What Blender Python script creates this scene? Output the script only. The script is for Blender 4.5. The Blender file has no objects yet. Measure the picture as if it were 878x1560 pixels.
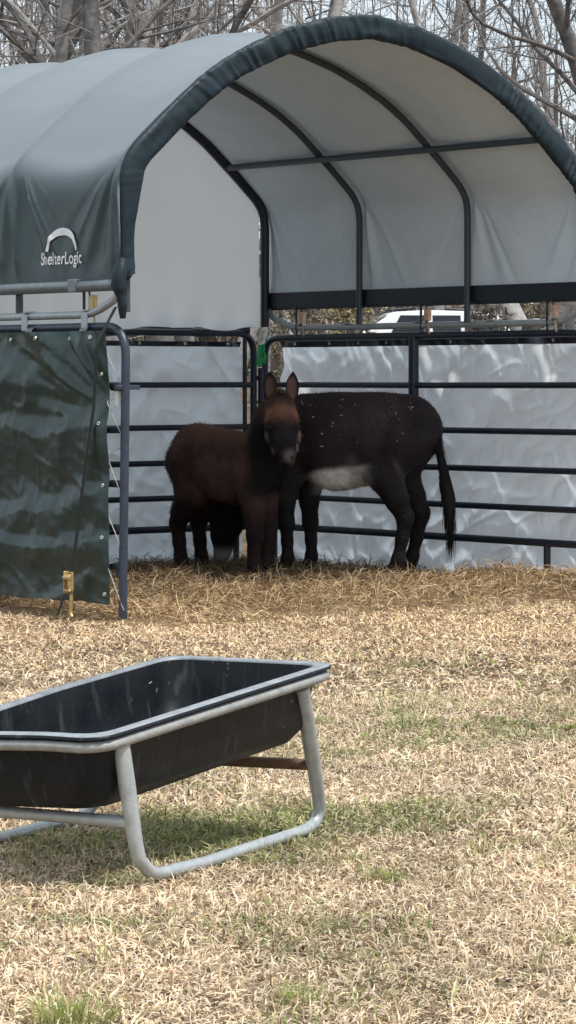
import bpy, math, random
import numpy as np
from mathutils import Vector

random.seed(7)
RNG = np.random.default_rng(11)
scene = bpy.context.scene
COL = scene.collection
R = math.radians

# ------------------------------------------------------------------ camera
F, CX, CY, HZ, H = 4500.0, 439.0, 780.0, 580.0, 1.48     # measured from the photograph
TH = math.atan((CY - HZ) / F)
cam_d = bpy.data.cameras.new('camera')
cam = bpy.data.objects.new('camera', cam_d)
COL.objects.link(cam)
cam.location = (0, 0, H)
cam.rotation_euler = (math.pi / 2 - TH, 0, 0)
cam_d.sensor_fit = 'VERTICAL'
cam_d.sensor_height = 36.0
cam_d.lens = F / 1560.0 * 36.0
cam_d.clip_start = 0.1
cam_d.clip_end = 2000
scene.camera = cam


def at(px, py, Y):
    """World point seen at photo pixel (px, py) when it stands Y metres away."""
    a = (px - CX) / F
    b = -(py - CY) / F
    d = np.array([a, math.cos(TH) + b * math.sin(TH), -math.sin(TH) + b * math.cos(TH)])
    t = Y / d[1]
    return np.array([0, 0, H]) + d * t


# ------------------------------------------------------------------ noise
def _hash(ix, iy, seed):
    h = (ix.astype(np.int64) * 374761393 + iy.astype(np.int64) * 668265263 + seed * 974711) & 0x7fffffff
    h = ((h ^ (h >> 13)) * 1274126177) & 0x7fffffff
    return ((h ^ (h >> 16)) & 0xffff) / 65535.0


def vnoise(x, y, seed=0):
    x = np.asarray(x, float); y = np.asarray(y, float)
    ix = np.floor(x); iy = np.floor(y)
    fx = x - ix; fy = y - iy
    fx = fx * fx * (3 - 2 * fx); fy = fy * fy * (3 - 2 * fy)
    a = _hash(ix, iy, seed); b = _hash(ix + 1, iy, seed)
    c = _hash(ix, iy + 1, seed); d = _hash(ix + 1, iy + 1, seed)
    return (a * (1 - fx) + b * fx) * (1 - fy) + (c * (1 - fx) + d * fx) * fy


def fbm(x, y, seed=0, oct=4):
    s = 0; amp = .5
    for k in range(oct):
        s = s + amp * (vnoise(x * 2 ** k, y * 2 ** k, seed + k * 17) - .5)
        amp *= .5
    return s


def fold(n, w=.17):
    """rounded crest where the noise crosses its middle"""
    return np.exp(-((n - .5) / w) ** 2)


def smooth(e0, e1, x):
    t = np.clip((np.asarray(x, float) - e0) / (e1 - e0), 0, 1)
    return t * t * (3 - 2 * t)


# ------------------------------------------------------------------ materials
def new_mat(name):
    m = bpy.data.materials.new(name)
    m.use_nodes = True
    nt = m.node_tree
    return m, nt, nt.nodes['Principled BSDF']


def mat(name, col, rough=.5, var=.25, scale=8, metal=0, spec=.5, bump=0, bscale=60, col2=None, detail=6,
        trans=None, coat=0):
    m, nt, p = new_mat(name)
    N, L = nt.nodes, nt.links
    tc = N.new('ShaderNodeTexCoord')
    nz = N.new('ShaderNodeTexNoise')
    nz.inputs['Scale'].default_value = scale
    nz.inputs['Detail'].default_value = detail
    nz.inputs['Roughness'].default_value = .65
    L.new(tc.outputs['Object'], nz.inputs['Vector'])
    rp = N.new('ShaderNodeValToRGB')
    rp.color_ramp.elements[0].position = .3
    rp.color_ramp.elements[1].position = .72
    c2 = col2 if col2 else tuple(min(1, c * (1 + var)) for c in col)
    c1 = tuple(c * (1 - var) for c in col) if not col2 else col
    rp.color_ramp.elements[0].color = (*c1, 1)
    rp.color_ramp.elements[1].color = (*c2, 1)
    L.new(nz.outputs['Fac'], rp.inputs['Fac'])
    L.new(rp.outputs['Color'], p.inputs['Base Color'])
    p.inputs['Roughness'].default_value = rough
    p.inputs['Metallic'].default_value = metal
    p.inputs['Specular IOR Level'].default_value = spec
    if coat:
        p.inputs['Coat Weight'].default_value = coat
    mr = N.new('ShaderNodeMapRange')
    mr.inputs['To Min'].default_value = max(.05, rough - .12)
    mr.inputs['To Max'].default_value = min(1, rough + .12)
    L.new(nz.outputs['Fac'], mr.inputs['Value'])
    L.new(mr.outputs['Result'], p.inputs['Roughness'])
    if bump:
        n2 = N.new('ShaderNodeTexNoise')
        n2.inputs['Scale'].default_value = bscale
        n2.inputs['Detail'].default_value = 4
        L.new(tc.outputs['Object'], n2.inputs['Vector'])
        b = N.new('ShaderNodeBump')
        b.inputs['Strength'].default_value = bump
        b.inputs['Distance'].default_value = .02
        L.new(n2.outputs['Fac'], b.inputs['Height'])
        L.new(b.outputs['Normal'], p.inputs['Normal'])
    if trans:
        out = N['Material Output']
        tr = N.new('ShaderNodeBsdfTranslucent')
        tr.inputs['Color'].default_value = (*trans[1], 1)
        mx = N.new('ShaderNodeMixShader')
        mx.inputs['Fac'].default_value = trans[0]
        L.new(p.outputs['BSDF'], mx.inputs[1])
        L.new(tr.outputs['BSDF'], mx.inputs[2])
        L.new(mx.outputs['Shader'], out.inputs['Surface'])
    return m


def attr_mat(name, rough=.8, spec=.2, bump=0, bscale=80, trans=0, sheen=0):
    m, nt, p = new_mat(name)
    N, L = nt.nodes, nt.links
    a = N.new('ShaderNodeAttribute')
    a.attribute_name = 'Col'
    L.new(a.outputs['Color'], p.inputs['Base Color'])
    p.inputs['Roughness'].default_value = rough
    p.inputs['Specular IOR Level'].default_value = spec
    if sheen:
        p.inputs['Sheen Weight'].default_value = sheen
        p.inputs['Sheen Roughness'].default_value = .4
    if bump:
        tc = N.new('ShaderNodeTexCoord')
        n2 = N.new('ShaderNodeTexNoise')
        n2.inputs['Scale'].default_value = bscale
        n2.inputs['Detail'].default_value = 5
        L.new(tc.outputs['Object'], n2.inputs['Vector'])
        b = N.new('ShaderNodeBump')
        b.inputs['Strength'].default_value = bump
        b.inputs['Distance'].default_value = .02
        L.new(n2.outputs['Fac'], b.inputs['Height'])
        L.new(b.outputs['Normal'], p.inputs['Normal'])
    if trans:
        out = N['Material Output']
        tr = N.new('ShaderNodeBsdfTranslucent')
        L.new(a.outputs['Color'], tr.inputs['Color'])
        mx = N.new('ShaderNodeMixShader')
        mx.inputs['Fac'].default_value = trans
        L.new(p.outputs['BSDF'], mx.inputs[1])
        L.new(tr.outputs['BSDF'], mx.inputs[2])
        L.new(mx.outputs['Shader'], out.inputs['Surface'])
    return m


M = {}
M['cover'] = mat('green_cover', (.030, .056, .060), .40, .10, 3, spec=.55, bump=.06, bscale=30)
M['sleeve'] = mat('green_sleeve', (.012, .024, .033), .50, .15, 6, spec=.3, bump=.12, bscale=40)
# sunlit top painted into the cover colour: paler where the cloth faces up
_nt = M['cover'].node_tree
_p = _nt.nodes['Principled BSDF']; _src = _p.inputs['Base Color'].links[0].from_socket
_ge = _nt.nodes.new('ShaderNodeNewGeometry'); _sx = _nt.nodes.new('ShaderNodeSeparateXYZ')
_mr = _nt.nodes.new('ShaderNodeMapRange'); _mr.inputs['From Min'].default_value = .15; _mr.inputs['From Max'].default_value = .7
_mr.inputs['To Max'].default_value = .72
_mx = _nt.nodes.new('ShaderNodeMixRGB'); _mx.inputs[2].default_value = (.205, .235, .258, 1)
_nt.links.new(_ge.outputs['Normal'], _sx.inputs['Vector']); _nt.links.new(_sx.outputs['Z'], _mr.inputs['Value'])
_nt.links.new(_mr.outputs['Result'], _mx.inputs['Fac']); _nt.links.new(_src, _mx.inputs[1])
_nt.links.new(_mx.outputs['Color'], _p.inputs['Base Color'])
M['tarp_green'] = mat('green_tarp', (.015, .037, .034), .38, .10, 4, spec=.6, bump=.10, bscale=26)
M['lining'] = mat('white_lining', (.74, .84, .92), .6, .05, 4, spec=.3, bump=.08, bscale=25,
                  trans=(.06, (.6, .62, .62)))
M['white_tarp'] = mat('white_tarp', (.86, .90, .93), .62, .05, 5, spec=.4, bump=.45, bscale=9,
                      trans=(.45, (.70, .77, .82)))
M['end_wall'] = mat('white_end_wall', (.76, .80, .82), .55, .05, 3, spec=.3, bump=.06, bscale=20,
                    trans=(.6, (.86, .88, .88)))
M['hem'] = mat('dark_hem', (.008, .014, .026), .45, .3, 12, bump=.2)
M['rib'] = mat('grey_green_steel', (.045, .060, .075), .38, .2, 14, spec=.5, bump=.05)
M['pipe'] = mat('grey_painted_steel', (.17, .20, .215), .36, .2, 20, metal=.3, spec=.5)
M['pale_pipe'] = mat('pale_painted_steel', (.40, .43, .44), .4, .15, 20, metal=.2, spec=.5)
M['galv'] = mat('galvanised_steel', (.36, .39, .40), .42, .3, 26, metal=.3, bump=.12, bscale=120,
                col2=(.52, .55, .56))
M['galv_dull'] = mat('dull_galvanised_steel', (.27, .275, .27), .5, .3, 22, metal=.25, bump=.15, bscale=100, col2=(.42, .42, .40))
M['rail'] = mat('navy_steel', (.010, .016, .030), .42, .3, 16, spec=.5)
M['post'] = mat('blue_grey_steel', (.030, .042, .066), .40, .3, 16, spec=.5)
M['clamp'] = mat('grey_clamp', (.20, .22, .24), .5, .25, 30, metal=.4)
M['strap'] = mat('black_webbing', (.012, .014, .016), .7, .3, 60, bump=.3, bscale=300)
M['ratchet'] = mat('brass_ratchet', (.42, .27, .09), .4, .4, 40, metal=.5, col2=(.6, .47, .25))
M['rust_ratchet'] = mat('rusty_ratchet', (.50, .25, .14), .55, .4, 40, metal=.1, col2=(.78, .60, .46))
M['rope'] = mat('white_cord', (.42, .43, .42), .8, .2, 60)
M['twine'] = mat('green_twine', (.03, .38, .12), .7, .3, 60)
M['paper'] = mat('white_sticker', (.70, .71, .70), .6, .1, 20)
M['mark'] = mat('white_print', (.80, .81, .82), .55, .04, 20)
M['tub'] = mat('black_plastic', (.006, .008, .011), .36, .5, 9, spec=.22, bump=.08, bscale=30, col2=(.015, .018, .022))
M['lip'] = mat('worn_lip', (.24, .26, .28), .28, .4, 14, spec=.5, bump=.05)
M['rust'] = mat('rusty_steel', (.12, .065, .04), .7, .4, 30, metal=.2, bump=.3, col2=(.20, .12, .08))
M['brass'] = mat('steel_grommet', (.62, .62, .58), .35, .1, 40, metal=.7)
M['coat'] = attr_mat('donkey_coat', .75, .2, bump=.7, bscale=42, sheen=.02)
M['fur'] = attr_mat('donkey_fur', .75, .2)
M['hoof'] = mat('hoof_horn', (.02, .018, .016), .5, .3, 40)
M['eye'] = mat('dark_eye', (.006, .005, .004), .22, .2, 40, spec=.7)
M['grass'] = attr_mat('dry_grass', .75, .15, trans=.25)
M['straw'] = attr_mat('straw', .6, .3, trans=.15)
M['carpaint'] = mat('white_car_paint', (.78, .79, .80), .25, .03, 4, spec=.5, coat=.5)
M['darkpaint'] = mat('dark_car_paint', (.02, .022, .026), .25, .2, 4, spec=.5, coat=.5)
M['redpaint'] = mat('faded_red_paint', (.42, .09, .07), .4, .2, 6)
M['glass'] = mat('dark_glass', (.012, .016, .022), .08, .2, 3, spec=.6)
M['tyre'] = mat('tyre_rubber', (.018, .018, .018), .8, .2, 30)
M['rim'] = mat('alloy_rim', (.45, .46, .47), .3, .1, 20, metal=.8)
M['lamp'] = mat('headlight_lens', (.7, .72, .74), .1, .05, 20)
M['yellow'] = mat('yellow_paint', (.62, .47, .06), .5, .15, 10)


# pale scratches and dried splashes on the tub plastic
_nt = M['tub'].node_tree; _p = _nt.nodes['Principled BSDF']; _src = _p.inputs['Base Color'].links[0].from_socket
_tc = _nt.nodes.new('ShaderNodeTexCoord'); _mp = _nt.nodes.new('ShaderNodeMapping'); _mp.inputs['Scale'].default_value = (16, 16, 2.2)
_mp.inputs['Rotation'].default_value = (.3, .2, 0)
_n = _nt.nodes.new('ShaderNodeTexNoise'); _n.inputs['Scale'].default_value = 1.6; _n.inputs['Detail'].default_value = 5
_n2 = _nt.nodes.new('ShaderNodeTexNoise'); _n2.inputs['Scale'].default_value = 34; _n2.inputs['Detail'].default_value = 2
_r = _nt.nodes.new('ShaderNodeMapRange'); _r.inputs['From Min'].default_value = .60; _r.inputs['From Max'].default_value = .72
_r.inputs['To Max'].default_value = .34
_r2 = _nt.nodes.new('ShaderNodeMapRange'); _r2.inputs['From Min'].default_value = .70; _r2.inputs['From Max'].default_value = .76
_ad = _nt.nodes.new('ShaderNodeMath'); _ad.operation = 'MAXIMUM'
_mx = _nt.nodes.new('ShaderNodeMixRGB'); _mx.inputs[2].default_value = (.085, .095, .105, 1)
_nt.links.new(_tc.outputs['Object'], _mp.inputs['Vector']); _nt.links.new(_mp.outputs['Vector'], _n.inputs['Vector'])
_nt.links.new(_tc.outputs['Object'], _n2.inputs['Vector'])
_nt.links.new(_n.outputs['Fac'], _r.inputs['Value']); _nt.links.new(_n2.outputs['Fac'], _r2.inputs['Value'])
_nt.links.new(_r.outputs['Result'], _ad.inputs[0]); _nt.links.new(_r2.outputs['Result'], _ad.inputs[1])
_nt.links.new(_ad.outputs['Value'], _mx.inputs['Fac']); _nt.links.new(_src, _mx.inputs[1]); _nt.links.new(_mx.outputs['Color'], _p.inputs['Base Color'])


def bark(name, c1, c2):
    return mat(name, c1, .9, .3, 6, spec=.15, bump=.8, bscale=14, col2=c2, detail=8)


M['bark0'] = bark('grey_bark', (.125, .118, .114), (.34, .328, .318))
M['bark1'] = bark('brown_bark', (.060, .056, .056), (.21, .198, .192))
M['bark2'] = bark('pale_bark', (.22, .208, .198), (.48, .46, .44))
M['brush'] = attr_mat('brush_leaf', .85, .1, trans=.2)


# ------------------------------------------------------------------ object helpers
def link(o, parent=None):
    COL.objects.link(o)
    if parent is not None:
        o.parent = parent
    return o


def tag(o, label, cat, group=None):
    o['label'] = label
    o['category'] = cat
    if group:
        o['group'] = group
    return o


def thing(name, label, cat, loc=(0, 0, 0), group=None):
    o = bpy.data.objects.new(name, None)
    o.empty_display_size = .1
    o.location = loc
    link(o)
    return tag(o, label, cat, group)


class MB:
    """collects geometry for ONE mesh object"""

    def __init__(self):
        self.v = []; self.f = []; self.n = 0; self.mi = []; self.slot = 0

    def add(self, verts, faces):
        verts = np.asarray(verts, float).reshape(-1, 3)
        self.v.append(verts)
        for f in faces:
            self.f.append(tuple(int(i) + self.n for i in f))
            self.mi.append(self.slot)
        self.n += len(verts)
        return self

    def grid(self, P, cu=False, cv=False):
        P = np.asarray(P, float)
        a, b = P.shape[:2]
        fs = []
        for i in range(a if cu else a - 1):
            for j in range(b if cv else b - 1):
                i2 = (i + 1) % a; j2 = (j + 1) % b
                fs.append((i * b + j, i * b + j2, i2 * b + j2, i2 * b + j))
        return self.add(P.reshape(-1, 3), fs)

    def tube(self, pts, r, sides=10, closed=False, caps=True, flat=None):
        pts = np.asarray(pts, float)
        n = len(pts)
        rr = np.full(n, r, float) if np.isscalar(r) else np.asarray(r, float)
        if closed:
            T = np.roll(pts, -1, 0) - np.roll(pts, 1, 0)
        else:
            T = np.gradient(pts, axis=0)
        T /= np.linalg.norm(T, axis=1)[:, None] + 1e-12
        up = np.array([0, 0, 1.0]) if abs(T[0][2]) < .9 else np.array([1.0, 0, 0])
        nrm = np.cross(T[0], up); nrm /= np.linalg.norm(nrm)
        ang = np.linspace(0, 2 * np.pi, sides, endpoint=False)
        rings = []
        for i in range(n):
            nrm = nrm - T[i] * np.dot(nrm, T[i]); nrm /= np.linalg.norm(nrm) + 1e-12
            bn = np.cross(T[i], nrm)
            rings.append(pts[i] + rr[i] * (np.cos(ang)[:, None] * nrm + np.sin(ang)[:, None] * bn))
        base = self.n
        self.grid(np.array(rings), cu=closed, cv=True)
        if caps and not closed:
            self.f.append(tuple(base + k for k in range(sides))[::-1]); self.mi.append(self.slot)
            self.f.append(tuple(base + (n - 1) * sides + k for k in range(sides))); self.mi.append(self.slot)
        return self

    def box(self, c, ax, ay, az):
        c = np.asarray(c, float); ax, ay, az = (np.asarray(a, float) for a in (ax, ay, az))
        vs = [c + sx * ax + sy * ay + sz * az for sx in (-1, 1) for sy in (-1, 1) for sz in (-1, 1)]
        return self.add(vs, [(0, 1, 3, 2), (4, 6, 7, 5), (0, 4, 5, 1), (2, 3, 7, 6), (0, 2, 6, 4), (1, 5, 7, 3)])

    def ball(self, c, r, seg=14, rings=9):
        c = np.asarray(c, float)
        r = np.array([r, r, r]) if np.isscalar(r) else np.asarray(r)
        th = np.linspace(0, np.pi, rings)
        ph = np.linspace(0, 2 * np.pi, seg, endpoint=False)
        P = np.stack([np.outer(np.sin(th), np.cos(ph)), np.outer(np.sin(th), np.sin(ph)),
                      np.outer(np.cos(th), np.ones(seg))], -1) * r + c
        return self.grid(P, cv=True)

    def build(self, name, m, parent=None, loc=(0, 0, 0), smooth_=True, bevel=0):
        V = np.concatenate(self.v) - np.asarray(loc, float)
        me = bpy.data.meshes.new(name)
        me.from_pydata(V.tolist(), [], self.f)
        ms = m if isinstance(m, (list, tuple)) else [m]
        for x in ms:
            me.materials.append(x)
        if len(ms) > 1:
            me.polygons.foreach_set('material_index', self.mi)
        if smooth_:
            me.polygons.foreach_set('use_smooth', [True] * len(me.polygons))
            try:
                me.set_sharp_from_angle(angle=R(48))
            except Exception:
                pass
        me.validate()
        me.update()
        o = bpy.data.objects.new(name, me)
        if parent is None:
            o.location = loc
        link(o, parent)
        if bevel:
            b = o.modifiers.new('bevel', 'BEVEL'); b.width = bevel; b.segments = 2
        return o


def raw_mesh(name, V, faces_idx, loop_counts, m, parent=None, col=None, smooth_=False):
    me = bpy.data.meshes.new(name)
    V = np.asarray(V, np.float32)
    me.vertices.add(len(V)); me.vertices.foreach_set('co', V.ravel())
    lc = np.asarray(loop_counts, np.int32)
    me.loops.add(int(lc.sum())); me.loops.foreach_set('vertex_index', np.asarray(faces_idx, np.int32))
    me.polygons.add(len(lc))
    st = np.concatenate([[0], np.cumsum(lc)[:-1]]).astype(np.int32)
    me.polygons.foreach_set('loop_start', st)
    me.polygons.foreach_set('loop_total', lc)
    if smooth_:
        me.polygons.foreach_set('use_smooth', np.ones(len(lc), bool))
    me.update(calc_edges=True)
    if col is not None:
        ca = me.color_attributes.new('Col', 'FLOAT_COLOR', 'POINT')
        c4 = np.ones((len(V), 4), np.float32); c4[:, :3] = col
        ca.data.foreach_set('color', c4.ravel())
    me.materials.append(m)
    o = bpy.data.objects.new(name, me)
    return link(o, parent)


def arc_path(pts, rad, n=7):
    """polyline with rounded corners"""
    pts = [np.asarray(p, float) for p in pts]
    rad = [rad] * len(pts) if np.isscalar(rad) else rad
    out = [pts[0]]
    for i in range(1, len(pts) - 1):
        a, b, c = pts[i - 1], pts[i], pts[i + 1]
        d1 = (a - b); d2 = (c - b)
        r = min(rad[i], .48 * np.linalg.norm(d1), .48 * np.linalg.norm(d2))
        p1 = b + d1 / np.linalg.norm(d1) * r; p2 = b + d2 / np.linalg.norm(d2) * r
        for t in np.linspace(0, 1, n):
            out.append((1 - t) ** 2 * p1 + 2 * t * (1 - t) * b + t * t * p2)
    out.append(pts[-1])
    return np.array(out)


def dense(path, step):
    path = np.asarray(path, float)
    d = np.r_[0, np.cumsum(np.linalg.norm(np.diff(path, axis=0), axis=1))]
    n = max(2, int(d[-1] / step) + 1)
    s = np.linspace(0, d[-1], n)
    return np.stack([np.interp(s, d, path[:, k]) for k in range(path.shape[1])], 1)


# ------------------------------------------------------------------ shelter frame of reference
A = at(187, 948, 18.068); A[2] = 0
B = at(900, 600, 20.45); B[2] = 0
C = at(405, 600, 23.26); C[2] = 0
WID = float(np.linalg.norm(B - A)); LEN = float(np.linalg.norm(C - B))
EU = (B - A) / WID
EV = (C - B) / LEN
Z3 = np.array([0, 0, 1.0])


def W(u, v, z):
    """u across the opening, v into the shelter, z up (arrays welcome)"""
    u, v, z = np.broadcast_arrays(np.asarray(u, float), np.asarray(v, float), np.asarray(z, float))
    return A + u[..., None] * EU + v[..., None] * EV + z[..., None] * Z3


# ------------------------------------------------------------------ world and sun
world = bpy.data.worlds.new('World'); scene.world = world
world.use_nodes = True
wn, wl = world.node_tree.nodes, world.node_tree.links
sky = wn.new('ShaderNodeTexSky'); sky.sky_type = 'NISHITA'; sky.sun_disc = False
SUN_EL, SUN_AZ = R(62), R(132)          # azimuth clockwise from +Y (behind and right of the camera)
sky.sun_elevation = SUN_EL; sky.sun_rotation = SUN_AZ
sky.air_density = 1.0; sky.dust_density = 1.2; sky.ozone_density = 1.0
# thin bright cloud veil over the blue
wtc = wn.new('ShaderNodeTexCoord')
wmp = wn.new('ShaderNodeMapping'); wmp.inputs['Scale'].default_value = (1, 1, 2.4)
wnz = wn.new('ShaderNodeTexNoise'); wnz.inputs['Scale'].default_value = 2.2; wnz.inputs['Detail'].default_value = 7
wl.new(wtc.outputs['Generated'], wmp.inputs['Vector']); wl.new(wmp.outputs['Vector'], wnz.inputs['Vector'])
wrp = wn.new('ShaderNodeMapRange')
wrp.inputs['From Min'].default_value = .32; wrp.inputs['From Max'].default_value = .62
wrp.inputs['To Min'].default_value = .45; wrp.inputs['To Max'].default_value = .92
wl.new(wnz.outputs['Fac'], wrp.inputs['Value'])
wmx = wn.new('ShaderNodeMixRGB')
wmx.inputs[2].default_value = (6.9, 7.5, 8.0, 1)
wl.new(wrp.outputs['Result'], wmx.inputs['Fac'])
wl.new(sky.outputs['Color'], wmx.inputs[1])
wl.new(wmx.outputs['Color'], wn['Background'].inputs['Color'])
wn['Background'].inputs['Strength'].default_value = .15
sd = bpy.data.lights.new('sun', 'SUN'); sd.energy = 4.0; sd.angle = R(6); sd.color = (1, .965, .91)
so = bpy.data.objects.new('sun', sd); link(so)
sdir = Vector((math.sin(SUN_AZ) * math.cos(SUN_EL), math.cos(SUN_AZ) * math.cos(SUN_EL), math.sin(SUN_EL)))
so.rotation_euler = sdir.to_track_quat('Z', 'Y').to_euler()
so.location = (0, 0, 30)
scene.view_settings.view_transform = 'Standard'
scene.view_settings.look = 'None'
scene.view_settings.exposure = 0
scene.cycles.max_bounces = 10
scene.cycles.diffuse_bounces = 6
scene.cycles.transmission_bounces = 6


# ------------------------------------------------------------------ ground
def hill(x, y):
    return 1.3 * smooth(27, 58, y) + .35 * smooth(58, 80, y)


def ground_z(x, y):
    return .03 * fbm(np.asarray(x) * .9, np.asarray(y) * .9, 3) * (1 - smooth(40, 60, y)) + hill(x, y) - .01


def straw_h(x, y):
    """depth of the straw bed"""
    P = np.stack([np.asarray(x, float), np.asarray(y, float)], -1) - A[:2]
    u = P @ EU[:2]; v = P @ EV[:2]
    inside = smooth(-1.0, .7, v) * smooth(-.25, .15, u) * (1 - smooth(WID + .1, WID + .8, u)) * (1 - smooth(LEN - .02, LEN + .25, v))
    n = fbm(np.asarray(x) * 2.1, np.asarray(y) * 2.1, 41) + .5
    h = inside * (.028 + .072 * n)
    m = at(775, 870, 20.75)
    h = h + .10 * np.exp(-(((np.asarray(x) - m[0]) / .34) ** 2 + ((np.asarray(y) - m[1]) / .3) ** 2))
    m = at(880, 880, 20.3)
    h = h + .13 * np.exp(-(((np.asarray(x) - m[0]) / .3) ** 2 + ((np.asarray(y) - m[1]) / .35) ** 2))
    m = at(235, 880, 20.2)
    h = h + .07 * np.exp(-(((np.asarray(x) - m[0]) / .32) ** 2 + ((np.asarray(y) - m[1]) / .4) ** 2)) * smooth(-.05, .2, u)
    return h


def axis(lo, hi, a, b, step):
    mid = np.arange(a, b + 1e-6, step)
    k = np.geomspace(1, abs(lo - a) + 1, 18)[1:] - 1
    k2 = np.geomspace(1, abs(hi - b) + 1, 18)[1:] - 1
    return np.concatenate([(a - k)[::-1], mid, b + k2])


gx = axis(-900, 900, -6, 6, .12); gy = axis(-60, 1500, 4, 28, .12)
GX, GY = np.meshgrid(gx, gy, indexing='ij')
gm, gnt, gp = new_mat('dry_soil')
N_, L_ = gnt.nodes, gnt.links
tc = N_.new('ShaderNodeTexCoord')
n1 = N_.new('ShaderNodeTexNoise'); n1.inputs['Scale'].default_value = 1.3; n1.inputs['Detail'].default_value = 6
n2 = N_.new('ShaderNodeTexNoise'); n2.inputs['Scale'].default_value = 60; n2.inputs['Detail'].default_value = 6
L_.new(tc.outputs['Object'], n1.inputs['Vector']); L_.new(tc.outputs['Object'], n2.inputs['Vector'])
r1 = N_.new('ShaderNodeValToRGB'); r2 = N_.new('ShaderNodeValToRGB')
r1.color_ramp.elements[0].color = (.13, .09, .062, 1); r1.color_ramp.elements[1].color = (.25, .19, .13, 1)
r1.color_ramp.elements[0].position = .35; r1.color_ramp.elements[1].position = .65
r2.color_ramp.elements[0].color = (.35, .33, .3, 1); r2.color_ramp.elements[1].color = (1, 1, 1, 1)
r2.color_ramp.elements[0].position = .35; r2.color_ramp.elements[1].position = .6
L_.new(n1.outputs['Fac'], r1.inputs['Fac']); L_.new(n2.outputs['Fac'], r2.inputs['Fac'])
mx = N_.new('ShaderNodeMixRGB'); mx.blend_type = 'MULTIPLY'; mx.inputs['Fac'].default_value = 1
L_.new(r1.outputs['Color'], mx.inputs[1]); L_.new(r2.outputs['Color'], mx.inputs[2])
L_.new(mx.outputs['Color'], gp.inputs['Base Color'])
gp.inputs['Roughness'].default_value = .95; gp.inputs['Specular IOR Level'].default_value = .1
gb = N_.new('ShaderNodeBump'); gb.inputs['Strength'].default_value = .8; gb.inputs['Distance'].default_value = .02
L_.new(n2.outputs['Fac'], gb.inputs['Height']); L_.new(gb.outputs['Normal'], gp.inputs['Normal'])
g = MB().grid(np.stack([GX, GY, ground_z(GX, GY)], -1)).build('ground', gm)
# faces must look up
g.data.flip_normals() if g.data.polygons[0].normal.z < 0 else None
g['kind'] = 'structure'


# ------------------------------------------------------------------ blades (grass, straw, tufts)
def blades(x, y, z, length, width, elev, col, curl=.5, az=None, bend=None):
    n = len(x)
    if az is None:
        az = RNG.uniform(0, 2 * np.pi, n)
    d = np.stack([np.cos(az), np.sin(az)], 1)
    side = np.stack([-d[:, 1], d[:, 0]], 1)
    ws = RNG.uniform(-1, 1, n)              # sideways curl
    e1 = elev; e2 = elev - RNG.uniform(.2, 1.2, n) * curl if bend is None else elev - bend
    h = length / 2
    b = np.stack([x, y, z], 1)
    m = b.copy()
    m[:, :2] += d * (h * np.cos(e1))[:, None]
    m[:, 2] += h * np.sin(e1)
    d2 = d + side * (ws * curl)[:, None]
    d2 /= np.linalg.norm(d2, axis=1)[:, None]
    t = m.copy()
    t[:, :2] += d2 * (h * np.cos(e2))[:, None]
    t[:, 2] += h * np.sin(e2)
    t[:, 2] = np.maximum(t[:, 2], z + .002)
    # blade width vector: mix of sideways and up so it never goes edge on from everywhere
    tilt = RNG.uniform(-.9, .9, n)
    wv = np.concatenate([side * np.cos(tilt)[:, None], np.sin(tilt)[:, None]], 1) * (width / 2)[:, None]
    V = np.stack([b - wv, b + wv, m + wv * .8, m - wv * .8, t], 1).reshape(-1, 3)
    o = (np.arange(n) * 5)[:, None]
    F_ = np.concatenate([o + np.array([[0, 1, 2, 3]]), o + np.array([[3, 2, 4]])], 1).ravel()
    lc = np.tile([4, 3], n)
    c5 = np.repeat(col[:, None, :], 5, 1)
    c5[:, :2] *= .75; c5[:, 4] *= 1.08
    return V, F_, lc, c5.reshape(-1, 3)


def pick(n, pal, wts, jit=.15):
    pal = np.array(pal); k = RNG.choice(len(pal), n, p=np.array(wts) / sum(wts))
    return pal[k] * (1 + RNG.normal(0, jit, (n, 1))).clip(.5, 1.5)


DRY = [(.86, .69, .46), (.94, .82, .61), (.68, .50, .32), (.28, .19, .13), (.80, .66, .49)]
GRN = [(.18, .23, .07), (.30, .34, .12), (.42, .43, .19), (.56, .52, .29)]


def field(n, y0, y1, margin, wid, ln):
    y = np.sqrt(RNG.uniform(y0 ** 2, y1 ** 2, n))
    x = RNG.uniform(-1, 1, n) * (.112 * y + margin)
    return x, y


def green_amount(x, y):
    g0 = fbm(x * 1.1 + 5, y * .7, 71) * .55 + fbm(x * 4, y * 3, 75) * .9 - .01 + .15 * np.exp(-((y - 13) / 1.6) ** 2)
    t = at(330, 1240, 9.7)
    g0 = g0 + 1.0 * np.exp(-(((x + .25) / .45) ** 2 + ((y - 9.55) / .5) ** 2))
    g0 = g0 + .4 * np.exp(-(((x - .42) / .42) ** 2 + ((y - 9.9) / .42) ** 2))
    g0 = g0 * (1 - smooth(14.5, 17, y))
    return np.clip(g0, 0, .85)


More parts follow.
